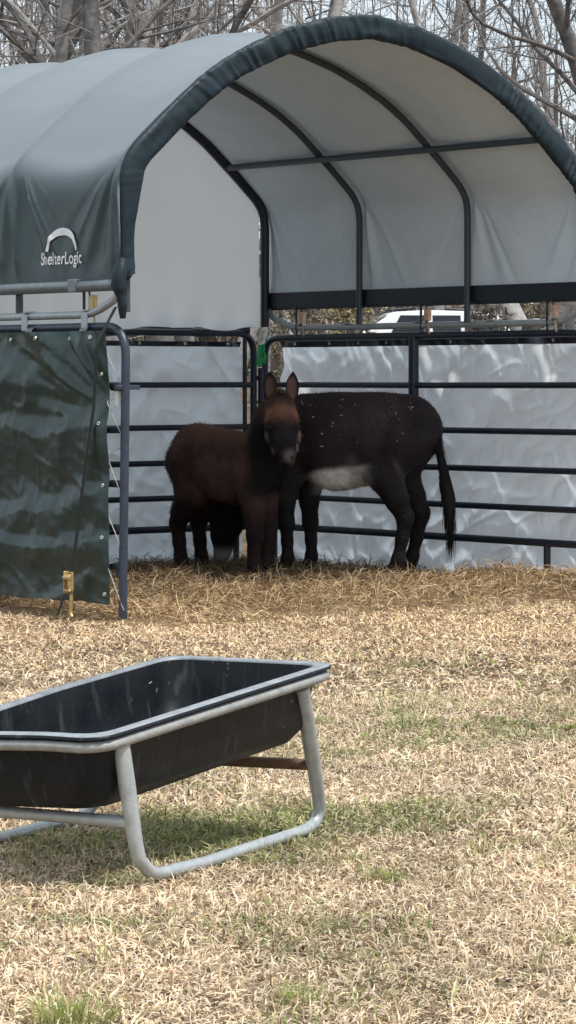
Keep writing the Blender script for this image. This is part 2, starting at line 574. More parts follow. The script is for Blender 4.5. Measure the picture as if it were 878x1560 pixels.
parts = []
for (n, y0, y1, wmul) in ((150000, 5.8, 9.5, 1.0), (150000, 9.5, 14, 1.25), (110000, 14, 21, 1.7)):
    x, y = field(n, y0, y1, .9, 0, 0)
    # keep grass off the bed inside the shelter
    P = np.stack([x, y], 1) - A[:2]; u = P @ EU[:2]; v = P @ EV[:2]
    ok = ~((v > .5) & (u > 0.05) & (u < WID)) & (fbm(x * 3, y * 3, 91) > RNG.uniform(-.55, -.12, n)) & (fbm(x * 6, y * 4.5, 93) + .5 * fbm(x * 1.7, y * 1.2, 94) > RNG.uniform(-.75, .02, n))
    x, y = x[ok], y[ok]; n = len(x)
    gr = green_amount(x, y)
    isg = RNG.uniform(0, 1, n) < gr
    col = pick(n, DRY, (3, 2.6, 2.6, 1.9, 2.4))
    col[isg] = pick(int(isg.sum()), GRN, (2, 2, 2, 1))
    shade = 1 + .55 * fbm(x * 2.3, y * 1.6, 55)[:, None]
    col = col * shade
    # warmer near the bedding
    wv_ = smooth(13, 18, y)[:, None]
    col = col * (1 + wv_ * (np.array([1.02, .95, .86]) - 1))
    col = col * (1 - .35 * smooth(.0, .45, gr)[:, None] * (~isg)[:, None])
    ln = RNG.uniform(.018, .062, n) * (1 + .25 * isg)
    wd = RNG.uniform(.002, .0065, n) * wmul
    el = np.abs(RNG.normal(.42, .45, n)) + .2 * isg
    parts.append(blades(x, y, ground_z(x, y) + RNG.uniform(-.004, .012, n), ln, wd, el, col, curl=.9))


def join_blades(parts):
    off = 0; V = []; Fx = []; LC = []; Cc = []
    for v, f, l, c in parts:
        V.append(v); Fx.append(f + off); LC.append(l); Cc.append(c); off += len(v)
    return np.concatenate(V), np.concatenate(Fx), np.concatenate(LC), np.concatenate(Cc)


V, Fx, LC, Cc = join_blades(parts)
o = raw_mesh('dry_grass', V, Fx, LC, M['grass'], col=Cc)
o['kind'] = 'stuff'

# dead leaves scattered in the grass
n = 30000
x, y = field(n, 6, 17, .8, 0, 0)
k_ = RNG.uniform(0, 1, n) < .10 + 1.3 * smooth(.08, .3, fbm(x * 5, y * 3.5, 131) + .5 * fbm(x * 1.3, y, 133))
x, y = x[k_], y[k_]; n = len(x)
az = RNG.uniform(0, 2 * np.pi, n)
lv = blades(x, y, ground_z(x, y) + .012, RNG.uniform(.010, .032, n), RNG.uniform(.006, .015, n),
            RNG.uniform(-.1, .8, n), pick(n, [(.15, .09, .065), (.24, .15, .11), (.50, .42, .34), (.08, .055, .05), (.20, .15, .14)], (3, 2, 1, 2.5, 2)), curl=.4)
o = raw_mesh('leaf_litter', *lv[:3], M['grass'], col=lv[3]); o['kind'] = 'stuff'

# straw bedding
sx = np.linspace(-3.6, 3.4, 130); sy = np.linspace(16.3, 24.4, 150)
n = 120000
x = RNG.uniform(-3.4, 3.2, n); y = RNG.uniform(16.2, 24.2, n)
hh = straw_h(x, y)
P = np.stack([x, y], 1) - A[:2]; uu = P @ EU[:2]; vv = P @ EV[:2]
ok = (hh > .012) & (RNG.uniform(0, 1, n) < np.clip(hh * 12, .15, 1)) & (vv < LEN - .08) & (uu < WID - .06)
x, y, hh, vv = x[ok], y[ok], hh[ok], vv[ok]; n = len(x)
STR = [(.56, .41, .23), (.68, .52, .31), (.40, .27, .15), (.18, .115, .07), (.47, .36, .23)]
col = pick(n, STR, (3, 2, 3, 2.2, 2)) * (1 + .8 * fbm(x * 1.7, y * 1.7, 63)[:, None])
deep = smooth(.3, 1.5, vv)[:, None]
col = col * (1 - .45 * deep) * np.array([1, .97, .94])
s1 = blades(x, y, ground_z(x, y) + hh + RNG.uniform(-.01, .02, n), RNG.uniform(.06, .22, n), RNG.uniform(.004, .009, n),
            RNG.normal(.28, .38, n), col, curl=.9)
# solid core under the stalks
SX, SY = np.meshgrid(sx, sy, indexing='ij')
SH = straw_h(SX, SY)
core = np.stack([SX, SY, ground_z(SX, SY) + np.where(SH > .01, SH, -.05) + .045 * fbm(SX * 9, SY * 9, 8) - .004], -1)
cv = core.reshape(-1, 3)
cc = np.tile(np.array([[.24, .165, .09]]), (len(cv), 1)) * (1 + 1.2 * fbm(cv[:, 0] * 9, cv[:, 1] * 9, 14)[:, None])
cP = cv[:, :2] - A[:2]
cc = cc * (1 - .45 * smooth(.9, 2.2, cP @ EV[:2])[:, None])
a, b = core.shape[:2]
idx = np.arange(a * b).reshape(a, b)
keep = (SH[:-1, :-1] > .006)
cu_ = (core[..., :2] - A[:2]) @ EU[:2]; cv_ = (core[..., :2] - A[:2]) @ EV[:2]
keep &= (cu_[:-1, :-1] > -.3) & (cv_[:-1, :-1] < LEN - .05) & (cu_[:-1, :-1] < WID - .05)
q = np.stack([idx[:-1, :-1], idx[1:, :-1], idx[1:, 1:], idx[:-1, 1:]], -1)[keep]
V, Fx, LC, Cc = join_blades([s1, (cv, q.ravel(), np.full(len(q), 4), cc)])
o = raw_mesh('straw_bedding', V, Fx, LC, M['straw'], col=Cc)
o['kind'] = 'stuff'


def tuft(px, py, n, hgt, spread, label, cols=((.20, .27, .06), (.32, .36, .12), (.55, .47, .24))):
    Y = F * H / (py - HZ)
    c = at(px, py, Y)
    x = RNG.normal(0, spread, n); y = RNG.normal(0, spread, n)
    az = np.arctan2(y, x) + RNG.normal(0, .5, n)
    bl = blades(x, y, np.zeros(n), RNG.uniform(.5, 1.1, n) * hgt, RNG.uniform(.0025, .0045, n), RNG.uniform(.75, 1.45, n),
                pick(n, cols, (3, 2, 1.3)), curl=.5, az=az)
    o = raw_mesh('grass_tuft', *bl[:3], M['grass'], col=bl[3])
    o.location = (c[0], c[1], float(ground_z(c[0], c[1])))
    tag(o, label, 'grass tuft', 'green grass tufts in the dry lawn')


tuft(585, 1345, 150, .075, .028, 'yellow green grass tuft right of and below the feed trough leg')
tuft(108, 1572, 260, .115, .045, 'largest green grass tuft in the lower left corner of the lawn')
tuft(455, 1535, 110, .07, .03, 'small green grass tuft at the bottom edge near the middle')
tuft(735, 1300, 80, .06, .026, 'sparse pale grass tuft in dry lawn at right, level with trough foot')
tuft(862, 1440, 80, .06, .03, 'low green grass tuft at the right edge of the lawn')
tuft(540, 1312, 60, .05, .016, 'tiny green grass tuft just left of the yellow green one')
tuft(490, 1105, 120, .055, .022, 'short bright green grass tuft beside the far leg of the trough')
tuft(868, 1112, 110, .05, .022, 'short bright green grass tuft at the right edge, far up the lawn')

# ------------------------------------------------------------------ shelter canopy
prof_half = [(0, 2.03), (0, 2.4), (0, 2.70), (.012, 2.80), (.07, 2.90), (.3, 3.105), (.6, 3.355), (.8, 3.485), (1.0, 3.585),
             (1.25, 3.69), (1.6, 3.79), (WID / 2, 3.83)]
full = prof_half + [(WID - u, z) for u, z in prof_half[-2::-1]]
full = np.array(full)
PR = dense(full, .018)
for _ in range(14):                                   # soften the knees
    PR[1:-1] = .25 * PR[:-2] + .5 * PR[1:-1] + .25 * PR[2:]
PT = np.gradient(PR, axis=0); PT /= np.linalg.norm(PT, axis=1)[:, None]
PN = np.stack([-PT[:, 1], PT[:, 0]], 1)              # outward normal (u,z)
RIBV = [0.03, LEN / 3, 2 * LEN / 3, LEN - .03]


def cover_disp(u, z, v):
    """outward displacement of the fabric (arrays)"""
    vv = np.clip(v, 0, LEN)
    ph = (vv / (LEN / 3)) % 1.0
    upper = smooth(2.6, 3.0, z)
    hold = 1 - .35 * np.exp(-((np.minimum(u, WID - u) - .42) / .40) ** 2)
    sag = -.092 * np.sin(np.pi * ph) ** 1.0 * upper * hold - .012 * np.sin(np.pi * ph) * (1 - upper)
    d = sag + .006 * fbm(v * 2.2, z * 2.2 + u, 5)
    for rv in RIBV:
        d = d + .020 * np.exp(-((v - rv) / .03) ** 2) * smooth(2.3, 2.7, z)
    hb = np.clip(2.84 - z, 0, 1)
    side = (u < WID / 2)
    for k, rv in enumerate(RIBV):
        dv = v - rv
        a = dv / (hb + .12)
        sd_ = 31 + k * 7 + np.where(side, 0, 3)
        w = np.exp(-(a / .70) ** 2) * smooth(0, .12, hb)
        ridge = fold(vnoise(a * 6 + sd_, hb * .5 + k, 21), .30) - .4
        d = d + w * ridge * .058 * smooth(.0, .22, hb) * (1 - .5 * smooth(.35, .8, hb))
    d = d + .012 * smooth(0, .3, hb) * fbm(v * 5, z * 3, 15)
    return np.where(hb > 0, d * (1 - .85 * smooth(.58, .74, hb)), d)


def cover_pts(off, v0, v1, nv, zmin=None, pad=0):
    vs = np.linspace(v0, v1, nv)
    sel = np.ones(len(PR), bool) if zmin is None else (PR[:, 1] >= zmin)
    pr, pn = PR[sel], PN[sel]
    Ug, Vg = np.meshgrid(pr[:, 0], vs, indexing='ij')
    Zg, _ = np.meshgrid(pr[:, 1], vs, indexing='ij')
    D = cover_disp(Ug, Zg, Vg) + off
    return W(Ug + D * pn[:, 0][:, None], Vg, Zg + D * pn[:, 1][:, None])


shelter = thing('livestock_shelter', 'green arched fabric shelter canopy with pale lining set on corral panels', 'animal shelter', tuple(A))
SL = tuple(A)


def spart(mb, name, m, parent=shelter, **k):
    o = mb.build(name, m, parent, loc=SL, **k)
    return o


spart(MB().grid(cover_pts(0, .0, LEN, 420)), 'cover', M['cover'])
spart(MB().grid(cover_pts(-.016, .0, LEN - .01, 420, 2.10)), 'lining', M['lining'])

# ruched front sleeve
sp = dense(np.array([(0.03, 2.10)] + [tuple(p) for p in PR[5:-5]] + [(WID - .03, 2.0)]), .012)
st = np.gradient(sp, axis=0); st /= np.linalg.norm(st, axis=1)[:, None]
sn = np.stack([-st[:, 1], st[:, 0]], 1)
al = np.arange(len(sp)) * .012
ang = np.linspace(0, 2 * np.pi, 28, endpoint=False)
AL, AN = np.meshgrid(al, ang, indexing='ij')
amt = .12 + 1.0 * smooth(.45, .75, vnoise(AL * 1.9, AL * 0 + 2, 77))
sk = AL * 21 + .5 * np.cos(AN) + 1.2 * vnoise(AL * 3, AL * 0, 48)
ruche = (np.abs(vnoise(sk, AL * 0 + 5, 44) - .5) * 2 - .5) * .014 * amt + .010 * (vnoise(AL * 4, np.cos(AN) * 2, 46) - .5) + .008 * amt * (vnoise(sk * 2.3, AN * .5, 47) - .5)
leg = smooth(2.35, 2.75, sp[:, 1])[:, None]
ra = (.046 + .034 * leg) * (1 + 0 * AN) + ruche
rd = (.042 + .004 * leg) * (1 + 0 * AN) + ruche * .9
cen = -(.034 + .026 * leg)
cN = np.sign(np.cos(AN)) * np.abs(np.cos(AN)) ** .75; sN = np.sign(np.sin(AN)) * np.abs(np.sin(AN)) ** .75
rad_ = cen + (ra - ruche * .6) * cN
dep = -.012 - rd * .75 * sN - ruche * .8 * (sN > 0)
SU = sp[:, 0][:, None] + sn[:, 0][:, None] * rad_
SZ = sp[:, 1][:, None] + sn[:, 1][:, None] * rad_
spart(MB().grid(W(SU, dep, SZ), cv=True), 'front_hem', M['sleeve'])

# ribs
inner = PR + PN * -.055
for k, rv in enumerate(RIBV):
    path = [(inner[0, 0], 1.90)] + [tuple(p) for p in inner[7:-7]] + [(inner[-1, 0], 1.90)]
    path = dense(np.array(path), .05)
    r = .036 if k == 3 else .025
    spart(MB().tube(W(path[:, 0], rv - (.03 if k == 3 else 0), path[:, 1]), r, 10), 'rib', M['rail'] if k == 3 else M['rib'])
# purlins
for u in (.40, WID - .40):
    j = np.argmin(np.abs(PR[:, 0] - u))
    p = PR[j] + PN[j] * -.098
    vs = np.linspace(0, LEN - .15, 12)
    spart(MB().tube(W(p[0], vs, p[1]), .024, 10), 'purlin', M['rib'])
# side base rails, hems, bent lower pipes, clamps
for s, u0 in ((0, -.005), (1, WID + .005)):
    sgn = -1 if s == 0 else 1
    vs = np.linspace(.02, LEN, 14)
    spart(MB().tube(W(u0 + sgn * .03, vs, 2.065), .034, 12), 'base_rail', M['pipe'])
    vs = np.linspace(.06, LEN - .05, 40)
    zz = np.linspace(2.045, 2.165, 4)
    VV, ZZ = np.meshgrid(vs, zz, indexing='ij')
    uu_ = u0 - sgn * (.034 + .004 * fbm(VV * 4, ZZ * 4, 9))
    spart(MB().grid(W(uu_, VV, ZZ)), 'side_hem', M['hem'])
    zp = 1.888
    path = arc_path([W(u0 - sgn * .02, .0, 2.12), W(u0 - sgn * .0, .03, 1.99), W(u0, .30, zp), W(u0, 1.5, zp), W(u0, LEN - .35, zp),
                     W(u0, LEN - .05, 1.98), W(u0, LEN - .03, 2.15)], .22, 8)
    spart(MB().tube(path, .0245, 12), 'lower_pipe', M['pale_pipe'])
    # flat hook clamps from the lower pipe to the panel rail and bolts up to the base rail
    for v in (.34, .40 + LEN / 6, LEN / 2, LEN * .72, LEN - .42):
        mb = MB().box(W(u0 + sgn * .035, v, 1.845), EV * .032, Z3 * .05, EU * .005)
        mb.box(W(u0, v, 1.915), EV * .032, EU * .034, Z3 * .005)
        spart(mb, 'clamp', M['pale_pipe'], bevel=.003)
    for v in (.42, LEN / 2 - .05, LEN - .40):
        mb = MB().tube(W(u0 - sgn * .018, np.array([v, v]), np.array([1.80, 2.11])), .0095, 8)
        mb.tube(W(u0 - sgn * .018, np.array([v - .06, v - .06]), np.array([1.88, 2.04])), .006, 8)
        spart(mb, 'hanger_bolt', M['rail'])
        bk = MB().box(W(u0 + sgn * .03, v + .01, 2.068), EV * .045, Z3 * .040, EU * .040)
        spart(bk, 'bracket', M['clamp'], bevel=.006)
        mb = MB().box(W(u0 - sgn * .028, v - .085, 1.965), EV * .023, Z3 * .045, EU * .018)
        mb.tube(W(u0 - sgn * .028, np.array([v - .11, v - .06]), np.array([1.99, 1.99])), .013, 8)
        mb.tube(W(u0 - sgn * .028, np.array([v - .09, v - .105]), np.array([1.9, 1.82])), .008, 6)
        rt = spart(mb, 'ratchet', M['rust_ratchet'] if s else M['ratchet'], bevel=.005)
# end wall
us = np.linspace(.06, WID - .10, 180)
top = np.interp(us, PR[:, 0] + np.arange(len(PR)) * 1e-7, PR[:, 1])
T = np.linspace(0, 1, 110)
UG, TG = np.meshgrid(us, T, indexing='ij')
bot = 1.885 + .018 * np.sin(us * 9.5) * np.sin(us * 3.1) + .012 * fbm(us * 6, us * 0, 5)
ZG = bot[:, None] * (1 - TG) + (top[:, None] - .03) * TG
DG = .03 * fbm(UG * 1.5, ZG * 1.0, 12) + .034 * (vnoise(UG * 4, ZG * .8, 19) - .5) + .02 * np.exp(-TG * 9) * np.sin(UG * 21)
DG = DG + .010 * np.abs(vnoise(UG * 3 + ZG * 2.2, ZG - UG * .4, 23) - .5) * np.exp(-TG * 3)
spart(MB().grid(W(UG, LEN - .045 + DG, ZG)), 'end_wall', M['end_wall'])
# near left leg boot (bunched fabric end of the sleeve)
bt = dense(np.array([(0, -.01, 2.22), (-.035, -.02, 2.10), (-.03, -.02, 2.03), (-.01, -.02, 1.95), (0, -.01, 1.86)]), .02)
tt = np.linspace(0, 1, len(bt))
rb = np.interp(tt, [0, .2, .5, .62, .8, 1], [.036, .050, .044, .028, .030, .018])
spart(MB().tube(W(bt[:, 0], bt[:, 1], bt[:, 2]), rb, 12), 'hem_end', M['sleeve'])

# printed logo on the side wall: arc over the name
def on_wall(vx, z, lift=.012):
    vx = np.asarray(vx, float); z = np.asarray(z, float)
    D = cover_disp(np.zeros_like(vx), z, vx)
    return W(-(D + lift), vx, z)


cu = bpy.data.curves.new('logo', 'FONT'); cu.body = 'ShelterLogic'; cu.size = 1; cu.offset = .016
cu.space_character = 1.08
tmp = bpy.data.objects.new('logo', cu); COL.objects.link(tmp)
bpy.context.view_layer.update()
tm = bpy.data.meshes.new_from_object(tmp.evaluated_get(bpy.context.evaluated_depsgraph_get()))
tv = np.array([v.co[:] for v in tm.vertices]); tf = [tuple(p.vertices) for p in tm.polygons]
bpy.data.objects.remove(tmp); bpy.data.curves.remove(cu); bpy.data.meshes.remove(tm)
tx = (tv[:, 0] - tv[:, 0].min()) / (np.ptp(tv[:, 0]))
tz = (tv[:, 1] - tv[:, 1].min()) / (np.ptp(tv[:, 1]))
lg = MB().add(on_wall(.865 - tx * .455, 2.183 + tz * .105), tf)
t = np.linspace(0, 1, 40)
ox = np.cos(np.pi * (1 - t)) * .5 + .5
zo = np.sin(np.pi * t) ** .8
zi = np.sin(np.pi * t) ** .8
o1 = on_wall(.80 - ox * .33, 2.292 + zo * .145)
i1 = on_wall(.79 - (.5 + (ox - .5) * .93) * .315, 2.292 + zi * .098)
lg.grid(np.stack([o1, i1], 1))
spart(lg, 'logo', M['mark'], smooth_=False)

# ------------------------------------------------------------------ corral panels
RAILS = (1.449, 1.121, .848, .578, .338)
PTOP = 1.812


def panel(name, label, P0, P1, m, mids, rails=RAILS, legs=(), foot0=False, z0=0.338, rad=.16, post_m=None, lean=0, PTOP=PTOP):
    """tube frame from ground point P0 to P1 with rounded top corners and level rails"""
    P0 = np.asarray(P0, float); P1 = np.asarray(P1, float)
    t = thing(name, label, 'corral panel', tuple(P0), 'corral panels forming the shelter walls')
    E_ = (P1 - P0) / np.linalg.norm(P1 - P0); Lp = np.linalg.norm(P1 - P0)

    def Q(d, z):
        return P0 + E_ * d + Z3 * z + E_ * lean * (z / 1.8) * (1 - d / Lp)
    zb = -.01 if foot0 else rails[-1]
    path = arc_path([Q(0, zb), Q(0, PTOP), Q(Lp, PTOP), Q(Lp, zb)], rad, 9)
    if not foot0:
        path = arc_path([Q(Lp / 2, rails[-1]), Q(0, rails[-1]), Q(0, PTOP), Q(Lp, PTOP), Q(Lp, rails[-1]), Q(Lp / 2, rails[-1])],
                        [0, .10, rad, rad, .10, 0], 9)
    MB().tube(path, .027, 12).build('frame', post_m or m, t, loc=tuple(P0))
    for z in rails[:-1] if not foot0 else rails:
        MB().tube([Q(.0, z), Q(Lp * .5, z - .003), Q(Lp, z)], .0235, 10).build('rail', m, t, loc=tuple(P0))
    for d, r in mids:
        MB().tube([Q(d, rails[-1] - .02), Q(d, PTOP)], r, 10).build('upright', m, t, loc=tuple(P0))
    for d in legs:
        MB().tube([Q(d, -.01), Q(d, rails[-1])], .026, 10).build('leg', m, t, loc=tuple(P0))
    return t


# side wall on the right, back wall, near left side wall
v_px = lambda t: t
RP0 = W(WID, LEN + .01, 0); RP1 = W(WID, .03, 0)
pr_ = panel('corral_panel', 'navy tube corral panel behind the dark donkey along the right wall', RP0, RP1, M['rail'],
            [(LEN * .49, .040)], legs=(.12, LEN * .49, LEN * .885))
MB().tube(W(WID - .07, LEN - .03, np.array([.30, 1.58])), .024, 10).build('hinge_post', M['rail'], pr_, loc=tuple(RP0))
MB().box(W(WID - .04, LEN - .01, 1.50), EU * .07, Z3 * .018, EV * .015).build('hinge_plate', M['rail'], pr_, loc=tuple(RP0))
MB().box(W(WID - .04, LEN - .01, .50), EU * .07, Z3 * .018, EV * .015).build('hinge_plate', M['rail'], pr_, loc=tuple(RP0))
panel('corral_panel', 'navy tube corral panel across the back wall behind the brown foal', W(WID - .12, LEN, 0), W(.02, LEN, 0), M['rail'],
      [(.085, .018), (WID * .5, .03)], legs=(.17, WID * .5, WID - .3), PTOP=1.85)
panel('corral_panel', 'blue grey tube corral panel under the dark green tarp at left', W(0, 0, 0), W(0, LEN - .05, 0), M['post'],
      [(LEN * .5, .03)], foot0=True, rad=.20, lean=-.045, rails=(1.449, 1.18, .848, .578, .338))
# latch bracket, sticker on the near post
lt = thing('latch_bracket', 'dark flat latch bracket across the near left corral post', 'bracket', tuple(W(0, 0, 1.44)))
MB().box(W(.02, -.03, 1.44), EU * .085, Z3 * .014, EV * .012).build('plate', M['post'], lt, loc=tuple(W(0, 0, 1.44)), bevel=.004)
MB().box(W(-.01, .02, 1.44), EU * .025, Z3 * .022, EV * .05).build('bolt_block', M['rail'], lt, loc=tuple(W(0, 0, 1.44)), bevel=.004)
rot = np.linspace(R(150), R(290), 10)
sp_ = np.array([[W(.0 + .0285 * math.cos(a) + .0, .0 - .0285 * -math.sin(a), z) for z in np.linspace(1.33, 1.42, 3)] for a in rot])
sp_ = sp_ + EV * (.045 * .76)
tag(MB().grid(sp_).build('sticker', M['paper'], loc=tuple(W(0, 0, 1.38))), 'small white paper sticker wrapped on the near left corral post', 'sticker')
tb = thing('tape_wrap', 'dark tape band wrapped low on the near left corral post', 'tape', tuple(W(0, 0, .30)))
MB().tube([W(-.004, .012, .275), W(-.004, .012, .325)], .033, 12).build('band', M['rail'], tb, loc=tuple(W(0, 0, .30)))

# ------------------------------------------------------------------ tarps
def tarp(name, label, fu, n1, nz, m, d0, d1, z0, z1, hem=None, grom=(), hem_m=None, loc=None, bottom=None):
    """fu(d, z) -> world point; d along the wall"""
    t = thing(name, label, 'tarp', loc)
    d = np.linspace(d0, d1, n1); z = np.linspace(0, 1, nz)
    Dg, Zg = np.meshgrid(d, z, indexing='ij')
    zb = z0 if bottom is None else bottom(Dg)
    Zw = zb + (z1 - zb) * Zg
    MB().grid(fu(Dg, Zw)).build('sheet', m, t, loc=loc)
    if hem:
        z = np.linspace(hem[0], hem[1], 6)
        Dg, Zg = np.meshgrid(d, z, indexing='ij')
        MB().grid(fu(Dg, Zg, .006)).build('hem', hem_m or M['hem'], t, loc=loc)
    for gd, gz in grom:
        c = fu(np.array([gd]), np.array([gz]), .012)[0]
        c2 = fu(np.array([gd + .01]), np.array([gz]), .012)[0]
        ex = (c2 - c) / np.linalg.norm(c2 - c)
        aa = np.linspace(0, 2 * np.pi, 10, endpoint=False)
        MB().tube(c + np.outer(np.cos(aa), ex) * .0085 + np.outer(np.sin(aa), Z3) * .0085, .0045, 6, closed=True).build('grommet', M['brass'], t, loc=loc)
    return t


def crinkle(d, z, sd):
    w = 0
    for k, (fq, am, ang_) in enumerate(((3.4, .034, .6), (5.5, .022, -.9), (8, .014, 1.9), (12, .008, .2))):
        x_ = d * math.cos(ang_) + z * math.sin(ang_); y_ = z * math.cos(ang_) - d * math.sin(ang_)
        r_ = fold(vnoise(x_ * fq, y_ * fq * .55, 300 + sd * 31 + k), .17)
        w = w + am * 1.1 * r_ * (.3 + 1.2 * vnoise(d * 2 + k, z * 2, 77 + sd))
    return w


def bulge(z):
    ed = np.array([.0, .338, .578, .848, 1.121, 1.449, 1.80])
    i = np.clip(np.searchsorted(ed, z) - 1, 0, 5)
    t = (z - ed[i]) / (ed[i + 1] - ed[i])
    return .022 * np.sin(np.pi * t.clip(0, 1)) ** .8


# right wall, pale face inside; d measured from the back corner
def f_right(d, z, lift=0.):
    e = .05 - lift
    w = .030 * fbm(d * 2.3 - z * 1.6, z * 2.6 + d * .5, 101)
    dg = d * 1.0 - (1.78 - z) * .62
    w = w + .085 * fold(vnoise(dg * 5.0, z * .9, 103), .24) * smooth(1.0, 1.6, z)
    w = w + .022 * (vnoise(dg * 5 + 3, z * .6, 105) - .5)
    w = w + .02 * np.sin(z * 21) * smooth(0, .9, .9 - z) * (vnoise(d * 1.5, z, 8))
    w = w + .026 * (np.abs(vnoise(d * 6 + z * 3, z * 5, 107) - .5)) + .02 * np.abs(vnoise(d * 3.1 - z * 4, z * 3.3 + d * 2, 109) - .5)
    w = w + bulge(z) + crinkle(d, z, 1)
    w = w + .006 * np.exp(-((d - 2.36 + .02 * np.sin(z * 4)) / .012) ** 2)
    return W(WID + e + .02 + w, LEN - d, z)


tarp('wall_tarp', 'pale wrinkled tarp hung outside the right corral panel behind the dark donkey', f_right, 420, 220, M['white_tarp'], -.03, LEN - .02, .05, 1.755,
     hem=(1.742, 1.815), grom=[(.16 + k * .36, 1.770) for k in range(10)], loc=tuple(W(WID, LEN / 2, 0)),
     bottom=lambda d: .055 + .02 * fbm(d * 3, d * 0, 5))


def f_back(d, z, lift=0.):
    w = .03 * fbm(d * 1.9 + z, z * 1.9, 111) + .050 * fold(vnoise((d - z * .8) * 3.6, z * 1.2 + d, 113), .26) * smooth(.6, 1.5, z) + .03 * np.abs(vnoise(d * 3.3 + z * 4, z * 3.3 - d * 2, 117) - .5)
    w = w + .016 * (vnoise(d * 3 - z * 2, z * 4, 115) - .5) + .8 * bulge(z) + crinkle(d, z, 2)
    return W(WID - d, LEN + .05 + w - lift, z)


tarp('wall_tarp', 'pale wrinkled tarp hung outside the back corral panel behind the brown foal', f_back, 380, 200, M['white_tarp'], .155, WID - .05, .05, 1.765,
     hem=(1.745, 1.785), grom=[(.30 + k * .40, 1.765) for k in range(9)], loc=tuple(W(WID / 2, LEN, 0)),
     bottom=lambda d: .055 + .02 * fbm(d * 3, d * 0, 6))
hr = MB()
dd = np.linspace(.16, WID - .1, 70)
hr.tube(f_back(dd, 1.862 + .012 * np.sin(dd * 8) + .014 * fbm(dd * 5, dd * 0, 4), .07), .034 + .010 * np.sin(dd * 13) * np.sin(dd * 5), 8)
hr.build('rolled_hem', M['hem'], [o for o in COL.objects if o.name.startswith('wall_tarp') and o.parent is None][-1], loc=tuple(W(WID / 2, LEN, 0)))


# near left tarp, dark green face outside; d measured from the near post
def f_left(d, z, lift=0.):
    d = np.asarray(d, float); z = np.asarray(z, float)
    fx, fz = .05, 1.22
    a = np.arctan2(z - fz, (d - fx) + .10)
    up = smooth(fz - .05, fz + .25, z)
    rr = np.hypot(d - fx, z - fz)
    w = up * smooth(.16, .5, rr) * (.10 * fold(vnoise(a * 4.8, rr * .6, 201), .34) + .02 * (vnoise(a * 17, rr * 2, 203) - .5))
    # slack folds pulled between the lacing points below
    for (za, sl, am, wd_) in ((1.19, -.02, .055, .28), (.80, -.16, .034, .20), (.50, -.05, .052, .15), (.36, -.34, .018, .15)):
        zl = za + sl * d + .16 * fbm(d * 1.6, d * 0 + za, 205) * smooth(.05, .5, d)
        t = (z - zl) / wd_
        amp_ = am * (.25 + 1.3 * vnoise(d * 1.5 + za * 3, z * .7, 207)) * (1 - .5 * up)
        w = w + amp_ * np.where(t < 0, np.exp(-(t / .9) ** 2), np.exp(-(t / .35) ** 2))
    w = w + .030 * fbm(d * 2.3, z * 3.2, 209) + .35 * crinkle(d, z, 3)
    w = w + .010 * fbm(d * 14, z * 18, 213)
    w = w * smooth(-.0, .10, d - .02)
    return W(-.05 - w - lift, d, z)


def left_bottom(d):
    return .105 + .025 * fbm(d * 3, d * 0, 25) - .0 * d


gt = tarp('wall_tarp', 'dark green wrinkled tarp laced over the near left corral panel', f_left, 330, 170, M['tarp_green'], .055, LEN - .05, .10, 1.785,
          grom=[(.12, 1.745), (.42, 1.74), (.68, 1.745), (1.05, 1.74)] + [(.085, z) for z in (1.52, 1.22, .84, .52, .17)], loc=tuple(W(0, LEN / 2, 0)), bottom=left_bottom)
# tarp loops over the top tube
for d in (.33, .93):
    mb = MB()
    z = np.linspace(0, 1, 9)
    pth = [W(-.085, d, 1.72), W(-.06, d, 1.80), W(-.02, d, 1.825), W(.03, d, 1.80)]
    pth = arc_path(pth, .03, 4)
    P1_ = pth - EV * .035; P2_ = pth + EV * .035
    mb.grid(np.stack([P1_, P2_], 1))
    mb.build('strap_tab', M['clamp'], gt, loc=tuple(W(0, LEN / 2, 0)))
# pale lacing cord between tarp edge and post
pts = []
for k, z in enumerate((1.66, 1.52, 1.36, 1.22, 1.03, .84, .68, .52, .36, .17)):
    pts.append(W(-.065, .075, z) if k % 2 == 0 else W(-.012, -.033, z - .10))
    if k % 2:
        pts.append(W(.03, .02, z - .14))
lace = arc_path(pts, .03, 4)
lo = MB().tube(lace, .0032, 6).build('lacing_cord', M['rope'], loc=tuple(W(0, 0, 0)))
tag(lo, 'thin white cord lacing the green tarp edge to the near left post', 'cord')
# long black strap down the tarp with brass ratchet
sv = [(.02, 1.93), (.045, 1.62), (.08, 1.30), (.16, 1.00), (.24, .62), (.30, .36), (.31, .30)]
strap = thing('ratchet_strap', 'long black tie down strap with brass ratchet running down the green tarp', 'strap', tuple(W(-.1, .3, 0)))
SLc = tuple(W(-.1, .3, 0))
sd_, sz = np.array(sv).T
zz = np.linspace(1.93, .30, 40); dd = np.interp(zz, sz[::-1], sd_[::-1])
offs = np.maximum(.14, 0)
ctr = W(-.155 + 0 * zz, dd, zz); ctr[:6] = W(np.linspace(-.03, -.15, 6), dd[:6], zz[:6])
wv = EV * .017
MB().grid(np.stack([ctr - wv, ctr + wv], 1)).build('webbing', M['strap'], strap, loc=SLc)
c0 = W(-.16, .315, .235)
mb = MB().box(c0, EV * .018, Z3 * .065, EU * .004)
mb.box(c0 + EV * .024 - EU * .02, EV * .004, Z3 * .070, EU * .020)
mb.box(c0 - EV * .024 - EU * .02, EV * .004, Z3 * .050, EU * .020)
mb.tube([c0 + EV * .034 - EU * .03 + Z3 * .03, c0 - EV * .034 - EU * .03 + Z3 * .03], .016, 10)
mb.tube([c0 + EV * .034 - EU * .03 - Z3 * .05, c0 - EV * .034 - EU * .03 - Z3 * .05], .010, 8)
mb.build('ratchet', M['ratchet'], strap, loc=SLc, bevel=.003)
